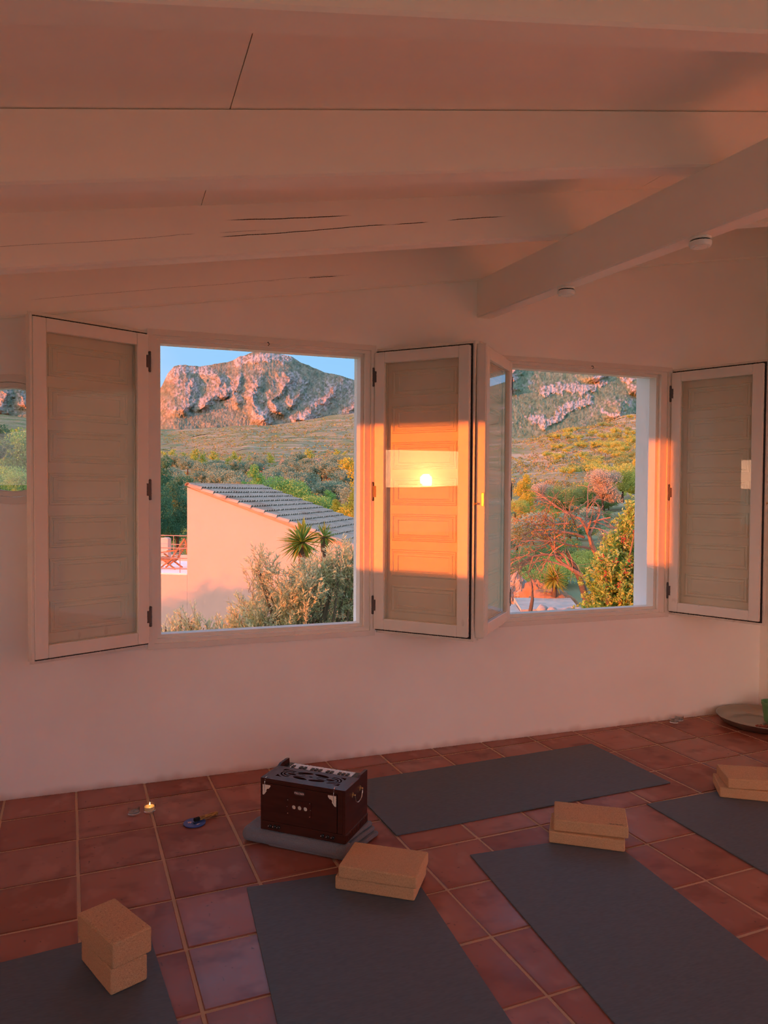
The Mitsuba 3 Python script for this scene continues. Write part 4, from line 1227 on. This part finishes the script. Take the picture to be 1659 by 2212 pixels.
# ------------------------------------------------------------------ the outbuilding with its terrace
LAT0, DEP0 = (404 - 829.5) / FOCAL * 24.0, 24.0
WD = np.array([0.976, -0.216])                                        # along its long wall, in (lateral, depth)
RD = np.array([0.216, 0.976])                                         # along its ridge, away from the viewer
OX, OY = CAM[:2] + DEP0 * FH + LAT0 * RH
ex = RH * WD[0] + FH * WD[1]
ey = RH * RD[0] + FH * RD[1]
BM = np.array([[ex[0], ey[0], 0, OX], [ex[1], ey[1], 0, OY], [0, 0, 1, 0], [0, 0, 0, 1.0]])   # local: x along the wall, y back, z up
RZ, RS = 1.60, 0.3415
TZ = -1.24                                                            # terrace floor
bld = thing('outbuilding', 'salmon plastered outbuilding with a grey tiled lean-to roof below the mountain', 'building')
Bd = lambda name, mesh, mat, parent=bld, **o: add(name, mesh, mat, parent, m=BM, **o)
scene['m_salmon'] = two(bump(principled(lambda p, n, uv: mix(mi.Color3f(0.62, 0.51, 0.45), mi.Color3f(0.57, 0.47, 0.41), fbm(p.x * 0.9, p.y * 0.9, p.z * 0.9, 4)), 0.95), lambda p, n, uv: 0.003 * fbm(p.x * 16, p.y * 16, p.z * 16, 3), 1.0, 4e-3))
scene['m_roof_tile'] = two(principled(lambda p, n, uv: mix(mix(mi.Color3f(0.62, 0.53, 0.42), mi.Color3f(0.40, 0.34, 0.27), fbm(p.x * 3, p.y * 3, p.z * 3, 4)), mi.Color3f(0.40, 0.24, 0.16), smoothstep(0.6, 0.75, noise(p.x * 2.1, p.y * 2.1, p.z * 4)) * 0.5), 0.9))
scene['m_clay'] = two(principled((0.62, 0.34, 0.22), 0.9))
WL, DP = 5.75, 6.15
wall = trimesh.convex.convex_hull(np.array([(x, y, z) for y in (0.0, DP) for x, z in ((0, -6), (WL, -6), (WL, RZ - RS * WL - 0.10), (0, RZ - 0.06))]))
Bd('wall', wall, 'm_salmon')
Bd('terrace_base', bx(-5.0, -0.001, 0.0, 4.2, -6.0, TZ - 0.06, 0.01), 'm_salmon')
Bd('terrace_floor', bx(-5.02, -0.002, -0.015, 4.2, TZ - 0.0599, TZ, 0.008), 'm_outer_plaster')
Bd('parapet', bx(-5.0, -0.002, 3.9, 4.05, TZ, TZ + 0.22, 0.01), 'm_salmon')
Bd('roof_deck', trimesh.convex.convex_hull(np.array([(x, y, z) for y in (0.02, DP - 0.02) for x, z in ((0.1, RZ - RS * 0.1 - 0.12), (WL + 0.2, RZ - RS * (WL + 0.2) - 0.12), (WL + 0.2, RZ - RS * (WL + 0.2) + 0.012), (0.1, RZ - RS * 0.1 + 0.012))])), 'm_roof_tile')


def barrel(length, r0, r1, arc=math.pi, n=5, th=0.014):
    """A barrel tile lying along +x, opening downwards."""
    v, f = [], []
    for x, r in ((0.0, r0), (length, r1)):
        for rr in (r, r - th):
            for k in range(n + 1):
                a = arc * k / n + (math.pi - arc) / 2
                v.append((x, rr * math.cos(a), rr * math.sin(a)))
    m = n + 1
    for k in range(n):
        f += [[k, k + 1, 2 * m + k + 1], [k, 2 * m + k + 1, 2 * m + k], [m + k, 3 * m + k, 3 * m + k + 1], [m + k, 3 * m + k + 1, m + k + 1],
              [2 * m + k, 2 * m + k + 1, 3 * m + k + 1], [2 * m + k, 3 * m + k + 1, 3 * m + k], [k, m + k, m + k + 1], [k, m + k + 1, k + 1]]
    f += [[0, 2 * m, 3 * m], [0, 3 * m, m], [n, m + n, 3 * m + n], [n, 3 * m + n, 2 * m + n]]
    return trimesh.Trimesh(np.array(v), f, process=False)


pit = math.atan(RS)
course, gap = 0.425, DP / 29
tile_ply = {mat: mikit.ply(barrel(0.47, 0.082, 0.104), mat, 40) for mat in ('m_roof_tile',)}
R4 = np.eye(4); R4[:3, :3] = [[math.cos(pit), 0, math.sin(pit)], [0, 1, 0], [-math.sin(pit), 0, math.cos(pit)]]
TILT = np.eye(4); TILT[0, 2], TILT[2, 0] = -0.07, 0.07
rest = []
for c in range(14):
    for k in range(30):
        x, y = 0.06 + c * course + rng.uniform(-0.012, 0.012), 0.02 + k * gap * 0.995 + rng.uniform(-0.006, 0.006)
        z = RZ - RS * x + 0.012
        M = BM @ place(x, y, z) @ R4 @ TILT
        if c < 10:
            put('tile', {**tile_ply['m_roof_tile'], 'to_world': T(M)}, bld)
        else:
            rest.append(moved(barrel(0.47, 0.082, 0.104), M))
add('tile_field', cat(rest), 'm_roof_tile', bld, smooth=40, kind='stuff')
rt = mikit.ply(moved(barrel(0.44, 0.105, 0.115), [[0, 1, 0, 0], [1, 0, 0, 0], [0, 0, 1, 0], [0, 0, 0, 1]]), 'm_clay', 40)
for k in range(17):
    put('ridge_tile', {**rt, 'to_world': T(BM @ place(0.02, -0.01 + k * 0.372, RZ - 0.01))}, bld)
for k in range(14):                                                    # verge tiles over the end wall
    x = 0.04 + k * course
    put('verge_tile', {**mikit.ply(barrel(0.47, 0.07, 0.078), 'm_clay', 40), 'to_world': T(BM @ place(x, -0.005, RZ - RS * x - 0.012) @ R4)} if k == 0 else {**scene[f'{bld}__verge_tile'], 'to_world': T(BM @ place(x, -0.005, RZ - RS * x - 0.012) @ R4)}, bld)
rl = thing('terrace_railing', 'salmon pink metal railing along the outbuilding terrace', 'railing')
scene['m_rail'] = two(principled((0.50, 0.27, 0.22), 0.6))
for y, zs in ((0.12, (0.47, 0.80, 0.13)), (3.95, (0.62, 0.95))):
    for z in zs:
        add('rail', tube([(-4.9, y, TZ + z), (-0.003, y, TZ + z)], 0.017, 8), 'm_rail', rl, m=BM)
for y, xs, z1 in ((0.12, (-3.0, -1.45, -0.32), 0.80), (3.95, (-2.6, -0.9), 0.95)):
    for x in xs:
        add('post', tube([(x, y, TZ), (x, y, TZ + z1 + 0.01)], 0.012, 8), 'm_rail', rl, m=BM)
pl = thing('terrace_post', 'round topped plastered post at the terrace beside the outbuilding', 'post')
rp = sg.box(-0.165, 0, 0.165, 0.93).union(shapely.affinity.scale(sg.Point(0, 0.93).buffer(0.165, 16), 1, 0.3))
scene[pl] = mikit.ply(moved(extrude(rp, 0.24), BM @ np.array([[1, 0, 0, -2.14], [0, 0, -1, 2.6], [0, 1, 0, TZ], [0, 0, 0, 1.0]])), 'm_salmon')
# slatted wooden deck chair
dc = thing('deck_chair', 'slatted wooden folding deck chair on the terrace beside the outbuilding', 'deck chair')
scene['m_teak'] = two(principled(lambda p, n, uv: mix(mi.Color3f(0.46, 0.21, 0.10), mi.Color3f(0.33, 0.14, 0.065), fbm(p.x * 9, p.y * 9, p.z * 30, 3)), 0.6))
DM = BM @ place(-0.95, 0.95, TZ, 0.15, 1.15)
Dc = lambda name, mesh, **o: add(name, mesh, 'm_teak', dc, m=DM, **o)


def bar(a, b, w=0.045, h=0.028):
    a, b = np.array(a, float), np.array(b, float)
    d = b - a; L = np.linalg.norm(d); d /= L
    s = np.cross(d, [0, 1.0, 0]); s = s / np.linalg.norm(s) if np.linalg.norm(s) > 1e-6 else np.array([1.0, 0, 0])
    u = np.cross(s, d)
    M = np.eye(4); M[:3, 0], M[:3, 1], M[:3, 2], M[:3, 3] = d, u, s, a
    return moved(bx(0, L, -h / 2, h / 2, -w / 2, w / 2, 0.003), M)


for y in (0.0, 0.58):
    Dc('side_rail', bar((-0.62, y, 0.30), (-0.10, y, 0.26)))
    Dc('back_rail', bar((-0.18, y, 0.20), (0.30, y, 0.92)))
    Dc('leg', bar((-0.55, y + 0.03, 0.42), (0.02, y + 0.03, 0.0)))
    Dc('leg', bar((-0.48, y - 0.03, 0.0), (-0.05, y - 0.03, 0.34)))
    Dc('prop', bar((0.30, y + 0.02, 0.90), (0.46, y + 0.02, 0.02), 0.04, 0.022))
    Dc('arm', bar((-0.45, y, 0.50), (0.08, y, 0.56), 0.03, 0.05))
for k in range(11):
    u = (k + 0.6) / 11.5
    Dc('slat', bar((-0.16 + 0.46 * u + 0.02, -0.02, 0.22 + 0.70 * u), (-0.16 + 0.46 * u + 0.02, 0.60, 0.22 + 0.70 * u), 0.045, 0.014))
for k in range(7):
    u = (k + 0.5) / 7
    Dc('slat', bar((-0.60 + 0.45 * u, -0.02, 0.325 - 0.03 * u), (-0.60 + 0.45 * u, 0.60, 0.325 - 0.03 * u), 0.05, 0.014))
dp = thing('drainpipe', 'white drainpipe on the salmon wall behind the olive tree', 'pipe')
scene[dp] = mikit.ply(moved(tube([(1.66, -0.06, -2.7), (1.66, -0.06, -4.2), (1.70, -0.10, -4.4)], 0.055, 12), BM), 'm_white_plastic', 40)

# ------------------------------------------------------------------ trees, from far to near
R_ = np.random.default_rng(21)


def foot_y(px, depth):
    z = float(ground_z(px, depth))
    return HZN(px) - (z - CAM[2]) / depth * FOCAL


def stand(name, proto, px, depth, height_px, *a, **k):
    """A tree on the land at this depth in the direction of the pixel column."""
    y = foot_y(px, depth)
    return plant(name, proto, px, y, depth, height_px, *a, **k)


# loose scrub over the far slopes: too many and too small to count
SB = Bits()
SC = np.array([[0.30, 0.34, 0.15], [0.40, 0.38, 0.19], [0.46, 0.48, 0.18], [0.50, 0.41, 0.26]])
for _ in range(13000):
    px, d = R_.uniform(330, 1420), math.exp(R_.uniform(math.log(120), math.log(900)))
    if 800 < px < 1090: continue
    p = land(px, d)
    r_ = R_.uniform(0.25, 0.8) * (0.5 + d / 700)
    dd = sphere_dirs(10, R_); dd[:, 2] = np.abs(dd[:, 2])
    SB.put(*leaves(p + dd * r_ * R_.uniform(0.3, 0.9, (10, 1)), unit(dd + [0, 0, 0.6]), r_ * 0.9, r_ * 0.7, R_, SC[R_.integers(4)], 0.05, 0.1))
t = thing('hillside_scrub', 'low scrub scattered over the slopes below the mountain', 'scrub', kind='stuff')
scene[t] = SB.ply('m_leaf')

for i in range(74):                                                    # the olive grove in the valley
    d = 105 + 150 * (i / 74) ** 0.9 + R_.uniform(-8, 8)
    px = R_.uniform(345, 800)
    stand('olive_tree', 'olive', px, d, R_.uniform(4.2, 6.0) / d * FOCAL, 'grey green olive tree of the grove in the valley behind the outbuilding', 'tree', 'olive trees of the valley grove', wide=1.1)
for i, (px, d, h) in enumerate(((372, 262, 38), (395, 268, 30), (421, 262, 40), (440, 266, 28), (462, 258, 36), (503, 262, 34), (520, 268, 22), (583, 282, 26), (665, 250, 40), (728, 270, 30), (745, 262, 26), (540, 285, 20), (352, 262, 34))):
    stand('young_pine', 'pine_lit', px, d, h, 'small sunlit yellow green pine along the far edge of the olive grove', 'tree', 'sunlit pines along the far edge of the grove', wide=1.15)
for i in range(16):
    d = R_.uniform(215, 262); px = R_.uniform(520, 792)
    stand('almond_tree', 'almond', px, d, R_.uniform(20, 30), 'pale pinkish bare almond tree at the far edge of the olive grove', 'tree', 'almond trees at the far edge of the grove', wide=1.15)
for px, y, d, h, w_, l in ((556, 1118, 62, 112, 0.85, 'bright green pine above the middle of the tiled roof'), (622, 1142, 58, 122, 1.15, 'broad bright green pine above the lower half of the tiled roof'), (672, 1150, 55, 92, 1.1, 'low green pine close above the lower edge of the tiled roof'),
                           (530, 1100, 64, 60, 1.0, 'small green pine peeping over the ridge tiles'), (710, 1140, 70, 80, 1.0, 'dull green tree between the roof and the golden tree')):
    plant('pine', 'green' if w_ > 1 else 'pine', px, y, d, h, l, 'tree', wide=w_)
for px, y, d, h, w_, l in ((352, 1178, 40, 190, 0.8, 'tall dark green tree at the window edge left of the outbuilding'), (384, 1180, 38, 150, 0.8, 'dark green tree directly left of the outbuilding wall'), (408, 1160, 44, 130, 0.8, 'dark green tree half hidden by the outbuilding corner'),
                           (330, 1180, 36, 170, 0.8, 'dark green tree behind the open left casement')):
    plant('dark_tree', 'deep', px, y, d, h, l, 'tree', wide=w_)
plant('golden_tree', 'gold', 762, 1165, 42, 172, 'tall golden yellow tree at the right edge of the first window', 'tree', wide=1.05)
plant('golden_tree', 'gold', 728, 1150, 43, 70, 'low golden bush at the foot of the tall golden tree', 'tree', wide=1.0)
# seen through the round window
for px, y, d, h, pr, l in ((-18, 1100, 46, 195, 'deep', 'dark green tree through the round window, farthest left'), (30, 1090, 52, 178, 'green', 'green tree in the middle of the round window'), (62, 1085, 60, 172, 'bush_lit_near', 'yellow green tree at the right of the round window'),
                           (5, 1110, 34, 120, 'green', 'leafy green tree low in the round window'), (44, 1115, 30, 105, 'green', 'bright green tree at the foot of the round window'), (-30, 1115, 30, 110, 'green', 'green tree at the lower edge of the round window')):
    plant('garden_tree', pr, px, y, d, h, l, 'tree', wide=0.95)
# through the second window: trees on the slope
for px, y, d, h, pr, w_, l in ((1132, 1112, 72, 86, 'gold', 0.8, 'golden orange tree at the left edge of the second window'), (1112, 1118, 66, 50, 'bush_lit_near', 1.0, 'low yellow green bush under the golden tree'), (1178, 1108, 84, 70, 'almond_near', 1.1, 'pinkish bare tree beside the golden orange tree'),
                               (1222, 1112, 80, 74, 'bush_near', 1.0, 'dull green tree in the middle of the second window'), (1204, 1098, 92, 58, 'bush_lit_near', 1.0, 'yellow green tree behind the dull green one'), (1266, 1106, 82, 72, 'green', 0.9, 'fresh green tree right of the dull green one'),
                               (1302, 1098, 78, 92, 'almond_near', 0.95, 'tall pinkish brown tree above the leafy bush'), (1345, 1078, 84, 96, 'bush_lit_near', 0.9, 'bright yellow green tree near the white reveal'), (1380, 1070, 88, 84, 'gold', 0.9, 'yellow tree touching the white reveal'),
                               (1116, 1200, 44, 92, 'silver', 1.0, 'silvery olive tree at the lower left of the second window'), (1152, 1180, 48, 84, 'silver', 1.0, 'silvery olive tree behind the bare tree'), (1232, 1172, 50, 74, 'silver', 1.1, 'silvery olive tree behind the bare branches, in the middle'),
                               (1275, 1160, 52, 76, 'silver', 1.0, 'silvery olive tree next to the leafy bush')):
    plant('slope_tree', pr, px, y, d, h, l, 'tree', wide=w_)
for i in range(90):                                                    # bushes up the orange slope
    u = R_.uniform(0, 1)
    px = 1180 + 225 * u ** 0.8; d = R_.uniform(130, 285)
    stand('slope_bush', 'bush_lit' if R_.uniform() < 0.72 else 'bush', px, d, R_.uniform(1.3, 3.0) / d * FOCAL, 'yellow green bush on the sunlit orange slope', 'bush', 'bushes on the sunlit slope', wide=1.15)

# trees and shrubs beside the house, left of the view: they throw the soft shadow on the foot of the outbuilding
for i, (lx, z) in enumerate(((-3.6, -2.2), (-2.2, -2.1), (-0.9, -1.75), (0.4, -1.35), (1.5, -1.05), (2.7, -0.75))):
    p = (BM @ np.array([lx, 0, z, 1.0]))[:3] + SUN * (17.0 + 0.6 * (i % 3))
    h = p[2] + 3.6
    key = new_key('hedge_tree')
    shape = dict(PROTO['bush'][i % 3]); shape['to_world'] = T().translate([float(p[0]), float(p[1]), -3.6]).rotate([0, 0, 1], 61 * i).scale([1.9, 1.9, float(h)])
    scene[key] = shape
    labels[key] = {'label': 'green shrub of the hedge beside the house, off to the left', 'category': 'shrub', 'group': 'hedge beside the house'}
az = np.linspace(math.radians(-75), math.radians(12), 40)
RR = np.array([9.0, 16, 26, 40, 60, 90])
HZ_ = np.array([-3.5, -2.2, 1.5, 9.0, 19.0, 24.0])
hp = np.stack([np.outer(RR, np.cos(az)) + 6.0, np.outer(RR, np.sin(az)) - 3.0, np.repeat(HZ_[:, None], 40, 1) * np.clip(np.minimum(az - az[0], az[-1] - az) / 0.35, 0.0, 1)[None, :] - 3.6 * (1 - np.clip(np.minimum(az - az[0], az[-1] - az) / 0.35, 0.0, 1))[None, :]], -1)
hp[..., 2] += 1.6 * (meshkit.fbm(hp * 0.22, 3, 19) - 0.5)
add('side_hill', grid_mesh(hp), 'm_land', smooth=True, kind='structure')
# undergrowth between the house and the slope
for i in range(84):
    px = R_.uniform(1085, 1420) if i < 72 else R_.uniform(345, 420); d = R_.uniform(30, 105)
    stand('garden_shrub', ('bush_near', 'silver', 'bush_lit_near', 'bush_near')[i % 4], px, d, R_.uniform(0.9, 2.0) / d * FOCAL, 'low green shrub in the rough ground below the slope', 'shrub', 'shrubs in the rough ground', wide=1.3)

# ------------------------------------------------------------------ near plants: leaf by leaf
def spray(name, blobs, depth, twigs, per, length, width, colors, label, category, seed, stem=(0.20, 0.17, 0.12), up=0.9, deep=0.35, twig_len=(0.3, 0.55), foot=None, splay=0.55):
    """A shrub or tree crown of leafy twigs. blobs: (px, py, radius in pixels) of its lobes at this depth."""
    r = np.random.default_rng(seed)
    t = thing(name, label, category)
    B, S_ = Bits(), Bits()
    m = depth / FOCAL
    cs = [(at(x, y, depth + r.uniform(-deep, deep)), rad * m) for x, y, rad in blobs]
    wts = np.array([c[1] ** 2.2 for c in cs]); wts /= wts.sum()
    for i in range(twigs):
        c, rad = cs[r.choice(len(cs), p=wts)]
        L = r.uniform(*twig_len)
        d = unit(r.normal(size=3))
        tip = c + d * rad * r.uniform(0.35, 1.0) ** 0.5
        dirn = unit(0.8 * d + np.array([0, 0, up]) + r.normal(0, 0.35, 3))
        s = tip - dirn * L
        bend = r.normal(0, 0.06, 3) * L
        ts = np.linspace(0, 1, 6)[:, None]
        pts = s + (tip - s) * ts + bend * (ts * (1 - ts) * 4)
        v = tube(pts, np.linspace(0.0035, 0.0012, 6), 3)
        S_.put(v.vertices, v.faces, np.array(stem) * r.uniform(0.8, 1.2))
        u = np.linspace(0.12, 1.0, per)[:, None]
        base = s + (tip - s) * u + bend * (u * (1 - u) * 4)
        sd = unit(np.cross(dirn, unit(r.normal(size=(per, 3)))))
        ld = unit(dirn * (1 - splay * 0.6) + sd * splay + r.normal(0, 0.12, (per, 3)))
        col = np.array(colors[r.choice(len(colors))])
        B.put(*leaves(base, ld, length * r.uniform(0.65, 1.15, per), width * r.uniform(0.8, 1.2, per), r, col, 0.05, 0.2))
    put('foliage', B.ply('m_leaf'), t)
    if foot is not None:                                              # trunk and limbs
        f = np.array(foot)
        hub = np.mean([c[0] for c in cs], 0) * 0.55 + f * 0.45
        S_.mesh(tube([f, f + (hub - f) * 0.5 + r.normal(0, 0.06, 3), hub], [0.10, 0.085, 0.07], 8), stem)
        for c, rad in cs:
            for k in range(3):
                q = c + unit(r.normal(size=3)) * rad * 0.25 - [0, 0, 0.25 * rad]
                S_.mesh(tube([hub, hub + (q - hub) * 0.5 + r.normal(0, 0.06, 3), q], [0.035, 0.02, 0.005], 6), stem)
    put('branches', S_.ply('m_twig'), t)
    return t


OL = ((0.68, 0.72, 0.42), (0.60, 0.68, 0.44), (0.78, 0.74, 0.44), (0.54, 0.66, 0.46), (0.76, 0.68, 0.40))
spray('garden_olive', [(690, 1335, 100), (565, 1215, 42), (590, 1262, 50), (722, 1215, 46), (765, 1200, 52), (648, 1275, 62), (596, 1335, 78), (540, 1322, 58), (770, 1270, 70), (510, 1352, 44), (660, 1240, 40), (655, 1225, 26), (645, 1240, 34), (672, 1226, 30), (700, 1220, 32)], 8.6, 1000, 30, 0.062, 0.0135, OL,
      'silvery green olive tree with fine narrow leaves in front of the salmon outbuilding', 'tree', 31, foot=at(690, 1830, 8.8), twig_len=(0.25, 0.5))
spray('olive_shoot', [(362, 1352, 26), (386, 1338, 30), (412, 1330, 30), (446, 1352, 34), (470, 1366, 30), (354, 1395, 34), (420, 1392, 44)], 7.6, 170, 28, 0.055, 0.012, OL,
      'thin upright olive shoots at the lower left corner of the first window', 'shoots', 32, twig_len=(0.25, 0.48), up=1.6, foot=at(410, 1900, 7.7))
CAROB = ((0.40, 0.60, 0.14), (0.55, 0.70, 0.20), (0.32, 0.56, 0.15), (0.64, 0.72, 0.28), (0.50, 0.60, 0.16))
cb = spray('leafy_bush', [(1345, 1250, 78), (1325, 1300, 70), (1380, 1170, 62), (1395, 1110, 52), (1340, 1185, 52), (1375, 1265, 70), (1300, 1255, 48), (1290, 1315, 46), (1372, 1102, 34), (1352, 1130, 32), (1312, 1215, 36)], 9.2, 1150, 16, 0.050, 0.026, CAROB,
      'dense leafy yellow green bush with reddish berries beside the white window reveal', 'bush', 33, stem=(0.30, 0.20, 0.12), up=0.35, twig_len=(0.12, 0.26), foot=at(1345, 1780, 9.4), splay=0.8)
berries = []
rb = np.random.default_rng(8)
for x, y in ((1345, 1162), (1350, 1168), (1372, 1148), (1330, 1210), (1303, 1205), (1352, 1236), (1362, 1215), (1310, 1240), (1340, 1262), (1378, 1190)):
    c = at(x, y, 8.72)
    for k in range(12):
        berries.append(shift(trimesh.creation.icosphere(1, 0.0075), *(c + rb.normal(0, 0.022, 3))))
scene['m_berry'] = principled((0.42, 0.075, 0.03), 0.5)
add('berries', cat(berries), 'm_berry', cb, kind='stuff', label='reddish berry clusters')


def yucca(name, px, py, depth, rad_px, blades, color, label, seed, foot_y_, low=-0.9):
    r = np.random.default_rng(seed)
    t = thing(name, label, 'yucca')
    c = at(px, py, depth); R0 = rad_px * depth / FOCAL
    B = Bits()
    for i in range(blades):
        d = unit(r.normal(size=3)); d[2] = d[2] - 0.04
        if d[2] < low: d[2] = -d[2]
        d = unit(d)
        L = R0 * r.uniform(0.6, 1.1)
        s = unit(np.cross(d, [0, 0, 1.0]) + 1e-6); u = np.cross(s, d)
        n = 6
        for sg_ in (1,):
            ts = np.linspace(0.04, 1, n)
            w = R0 * 0.045 * np.sin(np.clip(ts * 0.85 + 0.15, 0, 1) * math.pi) ** 0.7
            w[-1] = 0.001
            mid = c + d * (ts * L)[:, None] + np.array([0, 0, -1.0]) * (0.07 * L * ts ** 2)[:, None]
            v = np.concatenate([mid, mid + s * w[:, None] + u * (w * 0.5)[:, None], mid - s * w[:, None] + u * (w * 0.5)[:, None]])
            f = []
            for k in range(n - 1):
                f += [[k, k + 1, n + k + 1], [k, n + k + 1, n + k], [k, 2 * n + k + 1, k + 1], [k, 2 * n + k, 2 * n + k + 1]]
            B.put(v, f, np.array(color) * r.uniform(0.7, 1.3) * (np.array([1.5, 1.0, 0.6]) if r.uniform() < 0.14 else 1))
    put('blades', B.ply('m_leaf'), t)
    f = at(px, foot_y_, depth)
    add('trunk', tube([f, (f + c) / 2 + [0.02, 0, 0], c], [0.085, 0.07, 0.06], 9), 'm_bark', t, smooth=True)
    return t


scene['m_bark'] = two(principled((0.13, 0.095, 0.065), 0.9))
yucca('yucca', 652, 1172, 12.5, 58, 150, (0.27, 0.40, 0.09), 'spiky green yucca rosette above the olive tree before the salmon wall', 5, 1700)
yucca('yucca', 700, 1160, 13.0, 38, 70, (0.30, 0.40, 0.10), 'smaller spiky yucca rosette behind the larger one, by the roof edge', 6, 1650)
yucca('yucca', 1197, 1250, 22.9, 38, 210, (0.40, 0.44, 0.10), 'round spiky yucca on the orange earth mound below the bare tree', 7, 1296)

# the bare tree with orange lit branches
bt = thing('bare_tree', 'bare tree with thin pinkish orange branches left of the leafy bush', 'tree')
BT = Bits()
rbt = np.random.default_rng(12)


def grow(p, d, L, r0, level):
    n = 5
    pts = [np.array(p)]
    dd = np.array(d)
    for k in range(n - 1):
        dd = unit(dd + rbt.normal(0, 0.13, 3) + np.array([0, 0, -0.02 * level]))
        pts.append(pts[-1] + dd * L / (n - 1))
    BT.mesh(tube(pts, np.linspace(r0, r0 * 0.55, n), 5 if level < 2 else 3), np.array([0.42, 0.24, 0.17]) * rbt.uniform(0.8, 1.15))
    if level >= 4: return
    for k in range(4 if level < 3 else 3):
        q = pts[rbt.integers(2, n)]
        nd = unit(dd + rbt.normal(0, 0.55, 3))
        grow(q, nd, L * rbt.uniform(0.55, 0.8), r0 * 0.5, level + 1)


BD = 16.5
for a, b, r0 in (((1290, 1200), (1240, 1130), 0.06), ((1262, 1248), (1205, 1195), 0.055), ((1262, 1161), (1180, 1120), 0.035), ((1246, 1138), (1320, 1118), 0.028), ((1215, 1205), (1140, 1180), 0.035), ((1280, 1186), (1190, 1175), 0.03), ((1230, 1130), (1170, 1145), 0.028),
                 ((1205, 1196), (1150, 1215), 0.025), ((1240, 1130), (1215, 1098), 0.022), ((1195, 1190), (1185, 1140), 0.024), ((1180, 1180), (1120, 1205), 0.022)):
    A_, B_ = at(*a, BD), at(*b, BD + rbt.uniform(-0.7, 0.7))
    grow(A_, unit(B_ - A_), np.linalg.norm(B_ - A_), r0, 1)
put('limbs', BT.ply('m_twig'), bt)
f = at(1262, 1345, BD)
add('trunk', tube([f - [0, 0, 0.8], at(1268, 1300, BD), at(1252, 1248, BD), at(1236, 1215, BD), at(1222, 1190, BD)], [0.10, 0.085, 0.07, 0.05, 0.02], 8), 'm_bark', bt, smooth=True)
v_ = Bits()
for k in range(900):
    c = at(rbt.uniform(1110, 1250), rbt.normal(1140, 28), BD + rbt.uniform(-0.6, 0.6))
    v_.put(*leaves(c[None], unit(rbt.normal(size=(1, 3))), 0.07, 0.03, rbt, np.array([0.42, 0.28, 0.07]), 0.06))
put('dry_leaves', v_.ply('m_leaf'), bt)

# low slab, earth mound, rocks and a sapling below the bare tree
def lump(c, rx_, ry_, rz_, seed, sub=3, amp=0.5, freq=1.7):
    m = trimesh.creation.icosphere(sub, 1.0)
    v = np.asarray(m.vertices)
    v = v * (1 + amp * (meshkit.fbm(v * freq + seed * 3.1, 5, seed) - 0.5))[:, None]
    return trimesh.Trimesh(v * [rx_, ry_, rz_] + c, m.faces, process=False)


scene['m_earth'] = two(bump(principled(lambda p, n, uv: mix(mi.Color3f(0.52, 0.26, 0.14), mi.Color3f(0.38, 0.19, 0.10), fbm(p.x * 4, p.y * 4, p.z * 4, 4)), 0.95), lambda p, n, uv: 0.03 * fbm(p.x * 7, p.y * 7, p.z * 7, 3), 1.0, 4e-3))
scene['m_stone'] = two(bump(principled(lambda p, n, uv: mix(mi.Color3f(0.56, 0.47, 0.41), mi.Color3f(0.36, 0.32, 0.28), fbm(p.x * 3, p.y * 3, p.z * 5, 4)), 0.95), lambda p, n, uv: 0.04 * fbm(p.x * 5, p.y * 5, p.z * 7, 3), 1.0, 4e-3))
t = thing('garden_slab', 'low flat stone slab with a lit orange edge under the yucca', 'slab')
q = np.array([at(1126, 1311, 20.6), at(1252, 1311, 20.8), at(1232, 1295, 22.9), at(1110, 1296, 22.9)])
zt = q[:, 2].mean()
q[:, 2] = zt
scene[t] = mikit.ply(trimesh.convex.convex_hull(np.vstack([q, q - [0, 0, 1.4]])), 'm_stone')
t = thing('garden_slab', 'lower stone step left of the low slab, at the window edge', 'slab')
q = np.array([at(1070, 1322, 20.4), at(1128, 1322, 20.3), at(1112, 1308, 22.0), at(1060, 1308, 22.0)])
q[:, 2] = q[:, 2].mean()
scene[t] = mikit.ply(trimesh.convex.convex_hull(np.vstack([q, q - [0, 0, 1.2]])), 'm_stone')
t = thing('earth_mound', 'orange earth mound under the round yucca', 'mound')
scene[t] = mikit.ply(lump(at(1188, 1313, 23.35), 0.9, 0.62, 0.60, 3, 4, 0.5, 2.6), 'm_earth', 40)
t = thing('earth_mound', 'reddish rocky bank left of the round yucca', 'mound')
scene[t] = mikit.ply(lump(at(1156, 1306, 25.0), 0.40, 0.55, 0.80, 9, 4, 0.9, 3.0), 'm_earth', 40)
t = thing('rock_outcrop', 'grey rock outcrop at the lower left of the second window', 'rock')
scene[t] = mikit.ply(lump(at(1110, 1296, 26.5), 0.58, 0.6, 0.85, 5, 5, 1.2, 4.0), 'm_stone', 25)
rk = np.random.default_rng(6)
for i in range(16):
    px, py = rk.uniform(1160, 1252), rk.uniform(1314, 1336)
    d = 19.8 - (py - 1314) * 0.04
    s_ = rk.uniform(0.07, 0.14)
    t = thing('stone', 'loose rounded stone of the heap in front of the low slab', 'stone', 'stones heaped before the slab')
    scene[t] = mikit.ply(lump(at(px, py, d), s_ * 1.2, s_, s_ * 0.8, 50 + i, 2, 0.7), 'm_stone', 30)
t = thing('sapling', 'thin leafless sapling stem in front of the low slab', 'sapling')
scene[t] = mikit.ply(tube([at(1143, 1370, 18), at(1146, 1318, 18), at(1150, 1296, 18), at(1150, 1268, 18.2), at(1146, 1245, 18.3)], [0.06, 0.05, 0.042, 0.02, 0.008], 8), 'm_bark', True)
